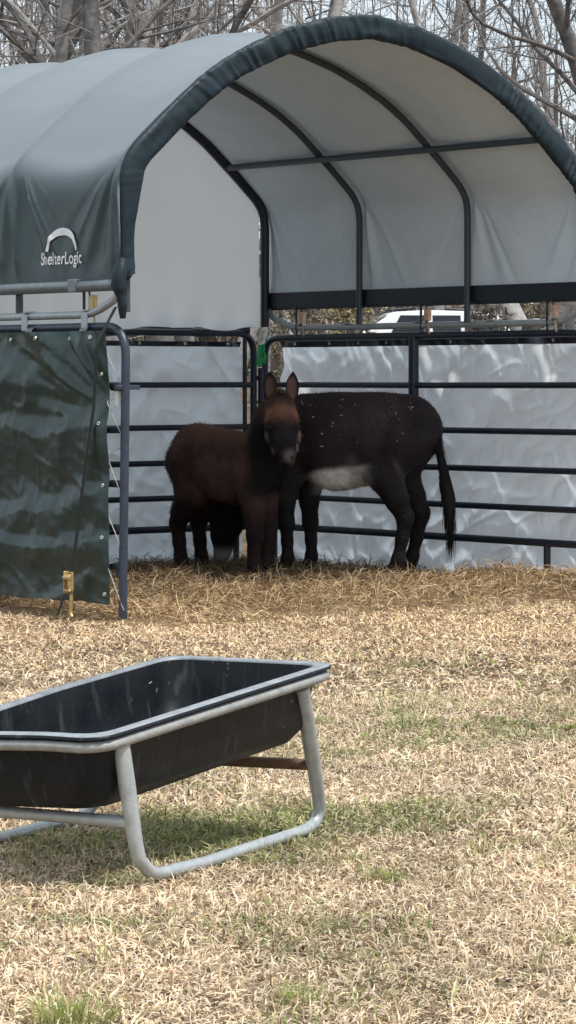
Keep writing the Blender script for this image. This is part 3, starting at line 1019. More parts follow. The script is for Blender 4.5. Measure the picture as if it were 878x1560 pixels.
hk = arc_path([c0 - Z3 * .07, c0 - Z3 * .12, c0 - Z3 * .19 + EV * .01, c0 - Z3 * .215 - EV * .01], .03, 5)
MB().tube(hk, .012, 8).build('hook', M['ratchet'], strap, loc=SLc)
te = arc_path([c0 + EV * .03 + Z3 * .01, c0 + EV * .055 - Z3 * .10 - EU * .02, c0 + EV * .11 - Z3 * .21 - EU * .03], .06, 6)
MB().grid(np.stack([te - EV * .012, te + EV * .012], 1)).build('loose_end', M['strap'], strap, loc=SLc)
# green twine in the far corner
cz = at(400, 545, 23.0)
mb = MB()
for k in range(5):
    a0 = random.uniform(0, 6)
    mb.tube(arc_path([cz + np.array([random.uniform(-.035, .035), random.uniform(-.03, .03), .10 - .0 * k]) for _ in range(1)] +
                     [cz + np.array([random.uniform(-.04, .04), random.uniform(-.03, .03), random.uniform(-.07, .06)]) for _ in range(4)], .03, 4), .011, 6)
mb.tube([cz + np.array([.0, 0, .05]), cz + np.array([.03, 0, .14]), cz + np.array([.05, 0, .20])], .006, 6)
tag(mb.build('baling_twine', M['twine'], loc=tuple(cz)), 'knot of bright green twine tying the panels in the far corner', 'twine')

# ------------------------------------------------------------------ feed trough
TR = thing('feed_trough', 'black plastic feed trough on bent galvanised tube legs standing in dry grass', 'feed trough', (-.47, 9.12, 0))
TL = (-.47, 9.12, 0)
yaw = .997; pit = .0875; Lt = 1.295; Wt = .671
te_ = np.array([math.cos(yaw), math.sin(yaw), pit]); tn_ = np.array([math.sin(yaw), -math.cos(yaw), .012])
tc_ = np.array([-.469, 9.116, .504])


def TP(a, b, z):
    """a along the long side, b to the right, z above the rim plane"""
    a, b, z = np.broadcast_arrays(np.asarray(a, float), np.asarray(b, float), np.asarray(z, float))
    warp = -.03 * np.clip(-a / Lt, 0, 1) * np.clip(-b / Wt + .2, 0, 1) * 2
    return tc_ + a[..., None] * te_ + b[..., None] * tn_ + (z + warp)[..., None] * Z3


def rrect(hl, hw, r, n=10, m=14):
    pts = []
    for cx_, cy_, a0 in ((hl - r, hw - r, 0), (-(hl - r), hw - r, 90), (-(hl - r), -(hw - r), 180), (hl - r, -(hw - r), 270)):
        for t in np.linspace(0, 90, n):
            pts.append((cx_ + r * math.cos(R(a0 + t)), cy_ + r * math.sin(R(a0 + t))))
    return dense(np.array(pts + [pts[0]]), .03)[:-1]


def loop(hl, hw, r, z, K=110):
    p = rrect(hl, hw, r * .8)
    p = np.array(p); d = np.r_[0, np.cumsum(np.linalg.norm(np.diff(np.r_[p, p[:1]], axis=0), axis=1))]
    s = np.linspace(0, d[-1], K, endpoint=False)
    q_ = np.r_[p, p[:1]]
    x = np.interp(s, d, q_[:, 0]); y = np.interp(s, d, q_[:, 1])
    return TP(x, y, z)


hl, hw = Lt / 2, Wt / 2
# shell of the tub: outside going down, inside coming back up
outer = [(-.012, -.005, .10), (.032, -.03, .10), (.044, -.10, .11), (.058, -.185, .12), (.085, -.222, .13), (.14, -.230, .12)]
inner_ = [(.15, -.220, .12), (.098, -.210, .12), (.070, -.175, .12), (.056, -.10, .10), (.046, -.03, .09), (.042, .004, .09)]
rings = [loop(hl - i, hw - i, r, z) for i, z, r in inner_[::-1]]
mb = MB().grid(np.array(rings), cv=True)
cb = len(rings) - 1
mb.f.append(tuple(cb * 110 + k for k in range(110))); mb.mi.append(0)
rings2 = [loop(hl - i, hw - i, r, z) for i, z, r in outer[1:]]
base = mb.n
mb.grid(np.array(rings2), cv=True)
mb.f.append(tuple(base + (len(rings2) - 1) * 110 + k for k in range(110))); mb.mi.append(0)
mb.build('tub', M['tub'], TR, loc=TL)
lip = [(.038, -.010, .09), (.0385, .006, .09), (.034, .011, .095), (.004, .010, .10), (-.003, .008, .10)]
MB().grid(np.array([loop(hl - i, hw - i, r, z) for i, z, r in ((-.003, .008, .10), (-.006, .005, .10), (-.006, -.001, .10), (.004, -.004, .1))]), cv=True).build('lip_edge', M['tub'], TR, loc=TL)
MB().grid(np.array([loop(hl - i, hw - i, r, z) for i, z, r in lip]), cv=True).build('rim_lip', M['lip'], TR, loc=TL)
MB().tube(loop(hl - .010, hw - .010, .10, -.024), .0165, 10, closed=True).build('rim_tube', M['galv_dull'], TR, loc=TL)


def leg_loop(b_top, foot_near, foot_far, a_near, a_far, sag):
    n_ = TP(a_near, b_top, -.04); f_ = TP(a_far, b_top, -.04)
    fn = np.array(foot_near); ff = np.array(foot_far)
    pth = arc_path([n_, fn, ff, f_], [0, .13, .13, 0], 12)
    pth = dense(pth, .025)
    k = np.linspace(0, 1, len(pth))
    pth[:, 2] = np.maximum(pth[:, 2] + sag * np.sin(k * 9) * (pth[:, 2] < .06), .016)
    MB().tube(pth, np.clip(.0195 + .02 * pth[:, 2], .0195, .0255), 12).build('leg_loop', M['galv'], TR, loc=TL)
    return n_, fn, ff, f_


n1_, fn1, ff1, f1_ = leg_loop(hw - .03, (-.428, 8.56, .016), (.115, 9.70, .018), -.50, .47, .011)
n2_, fn2, ff2, f2_ = leg_loop(-hw + .03, (-1.13, 9.0, .018), (-.66, 9.93, .018), -.50, .47, .004)


def lerp(a, b, t):
    return np.asarray(a) * (1 - t) + np.asarray(b) * t


for (p, q_, r_, s_, m_) in ((n1_, fn1, n2_, fn2, 'galv'), (f1_, ff1, f2_, ff2, 'rust')):
    a1 = lerp(p, q_, .56); a2 = lerp(r_, s_, .56)
    mid = lerp(a1, a2, .5) - Z3 * .0
    MB().tube([a1, mid, a2], .0185, 10).build('cross_brace', M[m_], TR, loc=TL)


# ------------------------------------------------------------------ animals: smooth-blended bodies
class Body:
    def __init__(self, lat=1.0):
        self.prims = []

    def cone(self, a, b, ra, rb, k=.04, lat=1.0):
        self.prims.append((np.array(a, float), np.array(b, float), ra, rb, k, lat))

    def chain(self, pts, rs, k=.04, lat=1.0):
        for i in range(len(pts) - 1):
            self.cone(pts[i], pts[i + 1], rs[i], rs[i + 1], k, lat)

    def mesh(self, h=.012):
        P = self.prims
        lo = np.min([np.minimum(p[0] - p[2], p[1] - p[3]) for p in P], 0) - 4 * h
        hi = np.max([np.maximum(p[0] + p[2], p[1] + p[3]) for p in P], 0) + 4 * h
        n = np.ceil((hi - lo) / h).astype(int)
        ax = [lo[i] + np.arange(n[i]) * h for i in range(3)]
        S = np.full(n, 1.0, np.float32)
        for a, b, ra, rb, k, lat in P:
            m = max(ra, rb) + .12
            l0 = np.maximum(((np.minimum(a, b) - m - lo) / h).astype(int), 0)
            h0 = np.minimum(((np.maximum(a, b) + m - lo) / h).astype(int) + 1, n)
            sl = tuple(slice(l0[i], h0[i]) for i in range(3))
            X, Y, Zz = np.meshgrid(ax[0][sl[0]], ax[1][sl[1]], ax[2][sl[2]], indexing='ij')
            Q_ = np.stack([X, Y, Zz], -1) - a
            d = b - a
            Q_ = Q_ * np.array([1, 1 / lat, 1]); d = d * np.array([1, 1 / lat, 1])
            t = np.clip((Q_ @ d) / max(d @ d, 1e-9), 0, 1)
            dist = (np.linalg.norm(Q_ - t[..., None] * d, axis=-1) - (ra + (rb - ra) * t)) * min(1, (1 + lat) / 2)
            s0 = S[sl]
            hh_ = np.clip(.5 + .5 * (s0 - dist) / k, 0, 1)
            S[sl] = s0 * (1 - hh_) + dist * hh_ - k * hh_ * (1 - hh_)
        # surface nets
        ins = S < 0
        c = np.zeros(np.array(S.shape) - 1, np.int8)
        for i in (0, 1):
            for j in (0, 1):
                for k2 in (0, 1):
                    c += ins[i:S.shape[0] - 1 + i, j:S.shape[1] - 1 + j, k2:S.shape[2] - 1 + k2]
        act = (c > 0) & (c < 8)
        idx = np.full(act.shape, -1, np.int64); cells = np.argwhere(act); idx[act] = np.arange(len(cells))
        acc = np.zeros((len(cells), 3)); cnt = np.zeros(len(cells))
        corners = [(i, j, k2) for i in (0, 1) for j in (0, 1) for k2 in (0, 1)]
        for ca in corners:
            for axn in range(3):
                if ca[axn] == 0:
                    cb_ = list(ca); cb_[axn] = 1
                    sa = S[cells[:, 0] + ca[0], cells[:, 1] + ca[1], cells[:, 2] + ca[2]]
                    sb = S[cells[:, 0] + cb_[0], cells[:, 1] + cb_[1], cells[:, 2] + cb_[2]]
                    m = (sa < 0) != (sb < 0)
                    t = sa[m] / (sa[m] - sb[m])
                    p = np.tile(np.array(ca, float), (m.sum(), 1)); p[:, axn] += t
                    acc[m] += p; cnt[m] += 1
        V = lo + (cells + acc / cnt[:, None]) * h
        faces = []
        for axn in range(3):
            o1, o2 = (axn + 1) % 3, (axn + 2) % 3
            sl_a = [slice(None)] * 3; sl_b = [slice(None)] * 3
            sl_a[axn] = slice(0, -1); sl_b[axn] = slice(1, None)
            cr = ins[tuple(sl_a)] != ins[tuple(sl_b)]
            e = np.argwhere(cr)
            e = e[(e[:, o1] > 0) & (e[:, o2] > 0)]
            flip = ins[tuple(sl_a)][e[:, 0], e[:, 1], e[:, 2]]
            q = []
            for (d1, d2) in ((1, 1), (0, 1), (0, 0), (1, 0)):
                cc_ = e.copy(); cc_[:, o1] -= d1; cc_[:, o2] -= d2
                q.append(idx[cc_[:, 0], cc_[:, 1], cc_[:, 2]])
            q = np.stack(q, 1)
            q[~flip] = q[~flip][:, ::-1]
            faces.append(q)
        Fq = np.concatenate(faces)
        Fq = Fq[(Fq >= 0).all(1)]
        # two relaxation passes
        for _ in range(2):
            s = np.zeros_like(V); w = np.zeros(len(V))
            for a_, b_ in ((0, 1), (1, 2), (2, 3), (3, 0)):
                np.add.at(s, Fq[:, a_], V[Fq[:, b_]]); np.add.at(w, Fq[:, a_], 1)
                np.add.at(s, Fq[:, b_], V[Fq[:, a_]]); np.add.at(w, Fq[:, b_], 1)
            V = .5 * V + .5 * s / w[:, None]
        return V, Fq


def normals(V, Fq):
    n = np.cross(V[Fq[:, 2]] - V[Fq[:, 0]], V[Fq[:, 3]] - V[Fq[:, 1]])
    vn = np.zeros_like(V)
    for k in range(4):
        np.add.at(vn, Fq[:, k], n)
    return vn / (np.linalg.norm(vn, axis=1)[:, None] + 1e-9)


def fur(V, Fq, colf, n, ln, wd, down=.8, seed=0, mask=None, stand=.25):
    rng = np.random.default_rng(seed)
    vn = normals(V, Fq)
    k = rng.integers(0, len(Fq), n)
    w = rng.dirichlet((1, 1, 1, 1), n)
    P = sum(V[Fq[k, i]] * w[:, i:i + 1] for i in range(4))
    Nn = sum(vn[Fq[k, i]] * w[:, i:i + 1] for i in range(4))
    Nn /= np.linalg.norm(Nn, axis=1)[:, None] + 1e-9
    if mask is not None:
        m = mask(P, Nn, rng); P, Nn = P[m], Nn[m]; n = len(P)
    d = np.array([-.45, 0, -down]) + rng.normal(0, .35, (n, 3))
    d = d - Nn * (d * Nn).sum(1)[:, None]
    d /= np.linalg.norm(d, axis=1)[:, None] + 1e-9
    d = d + Nn * (stand + rng.uniform(0, .3, n))[:, None]
    L_h = rng.uniform(.5, 1.2, n) * ln
    s = np.cross(d, Nn); s /= np.linalg.norm(s, axis=1)[:, None] + 1e-9
    s = s * (wd / 2)
    Vv = np.stack([P - s - Nn * .003, P + s - Nn * .003, P + d * L_h[:, None]], 1).reshape(-1, 3)
    c = colf(P) * rng.uniform(.6, 1.5, (n, 1))
    return Vv, np.arange(3 * n), np.full(n, 3), np.repeat(c, 3, 0)


def make_animal(name, label, body, base, head_dir, colf, h, fur_args, extra=None):
    root = bpy.data.objects.new(name, None)
    V, Fq = body.mesh(h)
    bo = raw_mesh(name, V, Fq.ravel(), np.full(len(Fq), 4), M['coat'], col=colf(V), smooth_=True)
    bo.name = name
    bo.location = base
    bo.rotation_euler = (0, 0, math.atan2(head_dir[1], head_dir[0]))
    tag(bo, label, 'donkey')
    bpy.data.objects.remove(root)
    fv = fur(V, Fq, colf, **fur_args)
    if extra:
        fv = join_blades([fv, extra(V)])
    raw_mesh('fur_coat', *fv[:3], M['fur'], bo, col=fv[3])
    return bo, V, Fq


def child_mesh(mb, name, m, parent):
    return mb.build(name, m, parent)


def ear_mesh(tip, base, facing, w, L_e):
    """leaf shaped cupped ear from base to tip; facing = direction of the open side"""
    tip, base = np.array(tip, float), np.array(base, float)
    ax_ = (tip - base); f_ = np.array(facing, float)
    f_ = f_ - ax_ * (f_ @ ax_) / (ax_ @ ax_); f_ /= np.linalg.norm(f_)
    s_ = np.cross(ax_ / np.linalg.norm(ax_), f_)
    rows = []
    for t in np.linspace(0, 1, 12):
        wd = w * (.55 + .45 * math.sin(min(1, t / .45) * math.pi / 2)) * (1 - max(0, (t - .45) / .55) ** 2.2 * .97)
        row = []
        for a in np.linspace(-1, 1, 9):
            row.append(base + ax_ * t + s_ * wd * math.sin(a * 1.25) / .95 + f_ * (-.8 * wd * math.cos(a * 1.25) + .35 * wd))
        rows.append(row)
    return np.array(rows)


# --- adult: faces left along the right wall, head down behind the foal
AH = np.array([-.94, .34, 0]); AH /= np.linalg.norm(AH)
AL_ = np.array([-AH[1], AH[0], 0])                 # left of heading = towards the camera
AB = at(558, 580, 21.42); AB[2] = 0
ad = Body()
ad.chain([(-.335, 0, 1.115), (-.10, 0, 1.055), (.22, 0, 1.03), (.47, 0, 1.075)], [.230, .315, .335, .280], .06, .80)
ad.cone((-.30, 0, 1.17), (.45, 0, 1.20), .205, .175, .08, .7)
ad.cone((-.40, 0, 1.12), (-.40, 0, 1.04), .15, .12, .06, .9)
for sgn, hk_, ft, st_ in ((1, (-.335, .49), (-.285, .20), (-.15, .79)), (-1, (-.385, .51), (-.315, .20), (-.20, .80))):
    y_ = .115 * sgn
    ad.chain([(-.345, y_ * .95, 1.07), (st_[0] - .02, y_ * 1.05, st_[1] + .04), (hk_[0] + .06, y_, hk_[1] + .13), (hk_[0], y_, hk_[1]),
              (lerp(hk_[0], ft[0], .5), y_, .34), (ft[0], y_, ft[1]), (ft[0] + .035, y_, .11), (ft[0] + .05, y_, .05)],
             [.178, .140, .084, .058, .043, .046, .049, .052], .035)
    ad.cone((hk_[0], y_, hk_[1]), (hk_[0] - .035, y_, hk_[1] + .035), .045, .028, .03)
for sgn, x_, kx in ((1, .57, .575), (-1, .475, .465)):
    y_ = .105 * sgn
    ad.chain([(.50, y_ * .9, 1.0), (x_ - .01, y_, .78), (kx + .01, y_, .60), (kx, y_, .44), (kx - .005, y_, .31), (kx - .01, y_, .19), (kx + .02, y_, .11), (kx + .03, y_, .05)],
             [.165, .108, .070, .056, .040, .043, .046, .050], .035)
ad.chain([(.50, -.0, 1.10), (.72, -.07, 1.02), (.96, -.15, .86), (1.10, -.19, .69)], [.215, .185, .160, .140], .06, .8)
ad.chain([(1.10, -.19, .69), (1.155, -.20, .51), (1.18, -.20, .33), (1.19, -.20, .20)], [.145, .150, .098, .066], .04, .85)
ad.cone((1.07, -.20, .56), (1.11, -.20, .42), .125, .085, .04, .8)
ad.cone((1.205, -.20, .20), (1.22, -.20, .16), .05, .045, .03, .9)


def col_adult(P):
    x, y, z = P[:, 0], P[:, 1], P[:, 2]
    n = fbm(x * 6 + y * 3, z * 6, 301)
    c = np.array([.023, .0185, .0215]) * (1 + 1.5 * n)[:, None]
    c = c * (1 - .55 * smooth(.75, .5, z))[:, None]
    # brown bloom over the upper side
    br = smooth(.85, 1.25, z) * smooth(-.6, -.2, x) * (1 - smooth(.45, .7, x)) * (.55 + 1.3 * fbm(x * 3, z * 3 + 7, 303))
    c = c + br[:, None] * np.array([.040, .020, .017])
    bel = np.exp(-(((x - .15) / .235) ** 6 + ((z - .77 - .05 * fbm(x * 5, z * 5, 5) + .12 * (x - .15)) / .080) ** 6)) * (y > -.1)
    bel = bel * (.45 + .55 * smooth(-.25, .15, fbm(x * 7, z * 9, 307)))
    c = c * (1 - bel[:, None]) + bel[:, None] * np.array([.80, .83, .84])
    fl = np.exp(-((x - .03) / .05) ** 2 - ((z - .90) / .05) ** 2) * .5
    c = c * (1 - fl[:, None]) + fl[:, None] * np.array([.12, .12, .11])
    but = np.exp(-((x + .335 + (.78 - z) * .25) / .022) ** 2) * smooth(.60, .72, z) * (1 - smooth(.86, .95, z)) * (y > .03)
    c = c * (1 - .55 * but[:, None]) + .55 * but[:, None] * np.array([.10, .10, .10])
    mz = smooth(.27, .19, z) * (x > .95)
    c = c * (1 - mz[:, None]) + mz[:, None] * np.array([.26, .245, .225])
    return c.clip(.003, 1)


def surf(V, x, z):
    m = (np.abs(V[:, 0] - x) < .02) & (np.abs(V[:, 2] - z) < .02)
    return V[m][:, 1].max() + .018 if m.any() else .25


def hay_flecks(V):
    """bits of hay caught in the coat"""
    rng = np.random.default_rng(8); pr = random.Random(5)
    pts = []
    for k in range(44):
        x = pr.choice([pr.uniform(-.40, -.22), pr.uniform(.1, .5), pr.uniform(-.4, .5)])
        z = pr.choice([pr.uniform(1.2, 1.34), pr.uniform(1.28, 1.35), pr.uniform(1.0, 1.3)])
        pts.append((x, surf(V, x, z), z, pr.uniform(.005, .014)))
    pts += [(.235, surf(V, .235, 1.01), 1.01, .020), (.235, surf(V, .235, 1.1), 1.10, .012), (.45, surf(V, .45, 1.06), 1.07, .017)]
    V_ = []
    for (x, y, z, s) in pts:
        d = rng.normal(0, 1, 3); d[1] *= .2; d /= np.linalg.norm(d)
        e = np.cross(d, [0, 1, 0]); e /= np.linalg.norm(e)
        c = np.array([x, y, z])
        V_ += [c - d * s - e * s * .05, c - d * s * .4 + e * s * .26, c + d * s + e * s * .1 + [0, .01, 0], c + d * s * .3 - e * s * .22 + [0, .01, 0]]
    n = len(pts)
    col = np.tile(np.array([[.50, .45, .38]]), (4 * n, 1)) * np.repeat(rng.uniform(.4, 1.1, (n, 1)), 4, 0)
    return np.array(V_), np.arange(4 * n), np.full(n, 4), col


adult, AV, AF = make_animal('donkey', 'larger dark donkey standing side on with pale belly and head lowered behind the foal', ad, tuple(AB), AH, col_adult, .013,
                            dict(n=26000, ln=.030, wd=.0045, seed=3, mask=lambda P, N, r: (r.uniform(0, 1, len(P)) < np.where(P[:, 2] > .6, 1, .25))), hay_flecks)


def tail(parent, pts, rs, col, n, seed, ln=.2, name='tail'):
    rng = np.random.default_rng(seed)
    pts = dense(np.array(pts), .02)
    rr = np.interp(np.linspace(0, 1, len(pts)), np.linspace(0, 1, len(rs)), rs)
    t = rng.uniform(0, .98, n)
    i = (t * (len(pts) - 1)).astype(int)
    tang = np.gradient(pts, axis=0); tang /= np.linalg.norm(tang, axis=1)[:, None]
    off = rng.normal(0, .45, (n, 3)) * rr[i][:, None]
    b = pts[i] + off * .6
    L_h = rng.uniform(.4, 1.0, n) * ln * (.4 + t)
    j = np.minimum(i + (L_h / .02).astype(int), len(pts) - 1)
    e = pts[j] + off * .8 + rng.normal(0, .008, (n, 3)) - np.outer(np.maximum(L_h - (j - i) * .02, 0), [0, 0, 1.0])
    s = np.cross(tang[i], rng.normal(0, 1, (n, 3))); s /= np.linalg.norm(s, axis=1)[:, None]
    s *= .004
    Vv = np.stack([b - s, b + s, e], 1).reshape(-1, 3)
    c = np.tile(np.array(col), (n, 1)) * rng.uniform(.4, 1.8, (n, 1))
    # core
    ringn = 8
    mbv = []
    ang_ = np.linspace(0, 2 * np.pi, ringn, endpoint=False)
    for k, p in enumerate(pts):
        mbv.append(p + rr[k] * .75 * np.stack([np.cos(ang_), np.sin(ang_), 0 * ang_], 1))
    core_ = np.array(mbv).reshape(-1, 3)
    K = len(pts)
    ii = np.arange(K * ringn).reshape(K, ringn)
    q = np.stack([ii[:-1], np.roll(ii[:-1], -1, 1), np.roll(ii[1:], -1, 1), ii[1:]], -1).reshape(-1, 4)
    V_, F__, L__, C__ = join_blades([(Vv, np.arange(3 * n), np.full(n, 3), np.repeat(c, 3, 0)),
                                     (core_, q.ravel(), np.full(len(q), 4), np.tile(np.array(col) * .8, (len(core_), 1)))])
    return raw_mesh(name, V_, F__, L__, M['fur'], parent, col=C__)


tail(adult, [(-.47, 0, 1.20), (-.52, .01, 1.12), (-.56, .02, .98), (-.60, .03, .82), (-.63, .03, .66), (-.645, .03, .50), (-.65, .03, .40)],
     [.058, .048, .042, .052, .068, .060, .018], (.010, .0085, .009), 1500, 5, .22)
# upright mane along the adult's neck
def mane(parent, pts, ht, col, n, seed, up=(0, 0, 1)):
    rng = np.random.default_rng(seed)
    pts = dense(np.array(pts, float), .01)
    i = rng.integers(0, len(pts), n)
    b = pts[i] + rng.normal(0, .012, (n, 3))
    d = np.array(up, float) + rng.normal(0, .22, (n, 3))
    e = b + d * (rng.uniform(.6, 1.1, n) * ht)[:, None]
    s = rng.normal(0, 1, (n, 3)); s /= np.linalg.norm(s, axis=1)[:, None]; s *= .004
    V_ = np.stack([b - s, b + s, e], 1).reshape(-1, 3)
    c = np.tile(np.array(col), (n, 1)) * rng.uniform(.5, 1.6, (n, 1))
    return raw_mesh('mane', V_, np.arange(3 * n), np.full(n, 3), M['fur'], parent, col=np.repeat(c, 3, 0))


mane(adult, [(.55, -.01, 1.29), (.80, -.08, 1.18), (1.02, -.17, 1.0), (1.16, -.19, .80)], .06, (.010, .008, .008), 900, 9, (.55, 0, .7))


def ear_obj(parent, P, col_in, col_out):
    rows, cols = P.shape[:2]
    V_ = P.reshape(-1, 3)
    a_ = np.abs(np.linspace(-1, 1, cols))[None, :] + 0 * np.linspace(0, 1, rows)[:, None]
    t_ = np.linspace(0, 1, rows)[:, None] + 0 * a_
    k_ = np.clip(smooth(.45, .95, a_) + smooth(.72, .95, t_), 0, 1).reshape(-1, 1)
    c = np.array(col_in) * (1 - k_) + np.array(col_out) * k_
    # back of the ear, slightly behind
    ii = np.arange(rows * cols).reshape(rows, cols)
    q = np.stack([ii[:-1, :-1], ii[:-1, 1:], ii[1:, 1:], ii[1:, :-1]], -1).reshape(-1, 4)
    nrm = np.cross(P[5, 5] - P[5, 3], P[6, 4] - P[4, 4]); nrm /= np.linalg.norm(nrm)
    mid = P[5, 4]; rim_ = (P[5, 0] + P[5, -1]) / 2
    if (mid - rim_) @ nrm < 0:
        nrm = -nrm
    V2 = V_ + nrm * .008
    V_all = np.concatenate([V_, V2]); q_all = np.concatenate([q, q[:, ::-1] + len(V_)])
    c_all = np.concatenate([c, np.tile(np.array(col_out), (len(V2), 1))])
    return raw_mesh('ear', V_all, q_all.ravel(), np.full(len(q_all), 4), M['fur'], parent, col=c_all, smooth_=True)


for sgn in (-1, 1):
    ear_obj(adult, ear_mesh((1.12, -.19 + .15 * sgn, 1.0), (1.12, -.19 + .07 * sgn, .80), (.5, .5 * sgn, .3), .04, .2), (.05, .035, .03), (.008, .007, .007))
for sgn in (-1, 1):
    child_mesh(MB().ball((1.20, -.20 + .112 * sgn, .52), .019), 'eye', M['eye'], adult)
# hooves
def hoof(parent, x, y, z, r):
    mb = MB()
    a_ = np.linspace(0, 2 * np.pi, 14, endpoint=False)
    rings = []
    for t, rr_, dx in ((0, 1.12, .012), (.4, 1.04, .006), (1, .86, -.004)):
        rings.append(np.stack([x + dx + r * rr_ * 1.15 * np.cos(a_), y + r * rr_ * np.sin(a_), z + t * .07 + 0 * a_], 1))
    mb.grid(np.array(rings), cv=True)
    mb.f.append(tuple(range(28, 42))); mb.mi.append(0)
    return mb.build('hoof', M['hoof'], parent)


for x, y in ((-.235, .115), (-.265, -.115), (.605, .105), (.495, -.105)):
    hoof(adult, x, y, .035, .052)
# --- foal: three quarter view, face to the camera
FH = np.array([.66, -.75, 0]); FH /= np.linalg.norm(FH)
FL_ = np.array([-FH[1], FH[0], 0])
FB = np.array([-.46, 21.72, 0.0])


def w2l(p):
    d = np.asarray(p, float) - FB
    return np.array([d @ FH, d @ FL_, d[2]])


fo = Body()
fo.chain([(-.33, 0, .925), (-.08, 0, .86), (.15, 0, .835), (.36, 0, .85)], [.225, .245, .25, .205], .05, .84)
fo.cone((-.30, 0, .96), (.30, 0, .94), .185, .135, .06, .75)
fo.cone((-.42, 0, .88), (-.42, 0, .76), .15, .12, .05, .9)
for sgn in (1, -1):
    y_ = .10 * sgn
    fo.chain([(-.32, y_ * .9, .88), (-.24, y_ * 1.1, .68), (-.385, y_, .50), (-.435, y_, .42), (-.415, y_, .28), (-.40, y_, .17), (-.375, y_, .10), (-.365, y_, .05)],
             [.172, .128, .080, .060, .046, .047, .049, .050], .03)
    fo.cone((-.435, y_, .42), (-.465, y_, .455), .036, .022, .02)
for sgn, x_ in ((1, .365), (-1, .42)):
    y_ = .085 * sgn
    fo.chain([(.36, y_ * .9, .80), (x_, y_, .62), (x_ + .01, y_, .48), (x_ + .01, y_, .36), (x_, y_, .25), (x_, y_, .16), (x_ + .025, y_, .10), (x_ + .03, y_, .05)],
             [.135, .094, .070, .060, .045, .046, .048, .050], .03)
hd = lambda px, py, Y: w2l(at(px, py, Y))
poll = hd(427, 612, 21.17)
fo.chain([(.36, 0, .90), (.50, -.01, 1.05), w2l(at(415, 640, 21.27)), hd(425, 622, 21.20)], [.20, .165, .135, .115], .06, .85)
fo.cone(hd(428, 625, 21.13), hd(430, 648, 21.06), .112, .118, .04)
fo.cone(hd(431, 640, 21.05), hd(437, 688, 20.92), .098, .060, .04)
fo.cone(hd(437, 688, 20.92), hd(438, 700, 20.90), .060, .052, .03)
fo.cone(hd(416, 662, 21.10), hd(425, 685, 21.02), .062, .050, .04)
fo.cone(hd(446, 662, 21.10), hd(444, 685, 21.02), .062, .050, .04)
for px in (413, 447):                       # brows
    fo.cone(hd(px, 640, 21.02), hd(px, 646, 21.02), .033, .03, .025)
for px in (430, 445):                       # nostrils
    fo.cone(hd(px, 695, 20.87), hd(px, 698, 20.87), .022, .02, .015)
fo.cone(hd(437, 706, 20.93), hd(437, 708, 20.92), .038, .034, .02)
fo.cone((-.47, 0, .98), (-.56, 0, .84), .03, .035, .03)     # dock


def col_foal(P):
    x, y, z = P[:, 0], P[:, 1], P[:, 2]
    Pw = FB + x[:, None] * FH + y[:, None] * FL_ + z[:, None] * Z3
    fw = Pw[:, 1] * math.cos(TH) - (Pw[:, 2] - H) * math.sin(TH)
    n = fbm(x * 7 + y * 4, z * 7, 401)
    c = np.array([.078, .042, .036]) * (1 + 1.9 * n)[:, None]
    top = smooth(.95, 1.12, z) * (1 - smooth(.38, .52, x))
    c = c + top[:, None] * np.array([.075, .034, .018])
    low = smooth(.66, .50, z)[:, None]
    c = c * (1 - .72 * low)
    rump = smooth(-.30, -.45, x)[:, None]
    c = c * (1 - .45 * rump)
    # black throat and chest front
    chest = smooth(.40, .50, x) * (1 - smooth(1.14, 1.22, z)) * smooth(.56, .70, z)
    c = c * (1 - .9 * chest[:, None]) + np.array([.003, .004, .007]) * chest[:, None]
    rim_ = 0
    shin = np.exp(-((z - .5) / .12) ** 2) * (x > .3)
    c = c + shin[:, None] * np.array([.016, .010, .008])
    # head colouring by distance to head landmarks
    def near(px, py, Y, r):
        q = hd(px, py, Y)
        return np.exp(-(((P - q) / r) ** 2).sum(1) ** 1.7)
    onhead = smooth(.60, .68, x)
    fore = np.clip(near(428, 630, 21.02, .075) + near(408, 634, 21.05, .060) + near(449, 634, 21.05, .062), 0, 1)[:, None]
    c = c * (1 - .85 * fore) + .9 * fore * np.array([.32, .145, .080])
    face = np.clip(near(432, 665, 20.98, .075) * 1.2, 0, 1)[:, None]
    c = c * (1 - .85 * face) + .85 * face * np.array([.050, .040, .040])
    chk = np.clip(near(459, 665, 21.05, .045) + near(455, 683, 21.0, .035) + .8 * near(403, 665, 21.05, .04) + .7 * near(413, 688, 21.0, .03), 0, 1)[:, None]
    c = c * (1 - .6 * chk) + .8 * chk * np.array([.36, .25, .21])
    eye_ = np.clip(near(414, 653, 21.0, .034) + near(448, 652, 21.0, .028) + near(417, 672, 20.98, .034), 0, 1)[:, None]
    c = c * (1 - .9 * eye_) + .9 * eye_ * np.array([.012, .009, .010])
    brg = np.clip(near(431, 660, 20.97, .036) + near(434, 674, 20.94, .034) + near(440, 684, 20.92, .03), 0, 1)[:, None]
    c = c * (1 - .6 * brg) + .6 * brg * np.array([.17, .135, .125])
    muz = np.clip(near(441, 695, 20.88, .05), 0, 1)[:, None]
    c = c * (1 - .7 * muz) + .8 * muz * np.array([.19, .165, .155])
    no = np.clip(near(429, 697, 20.855, .017) + near(446, 697, 20.855, .017) + near(437, 707, 20.88, .022), 0, 1)[:, None]
    c = c * (1 - .9 * no) + .9 * no * .004
    return c.clip(.002, 1)


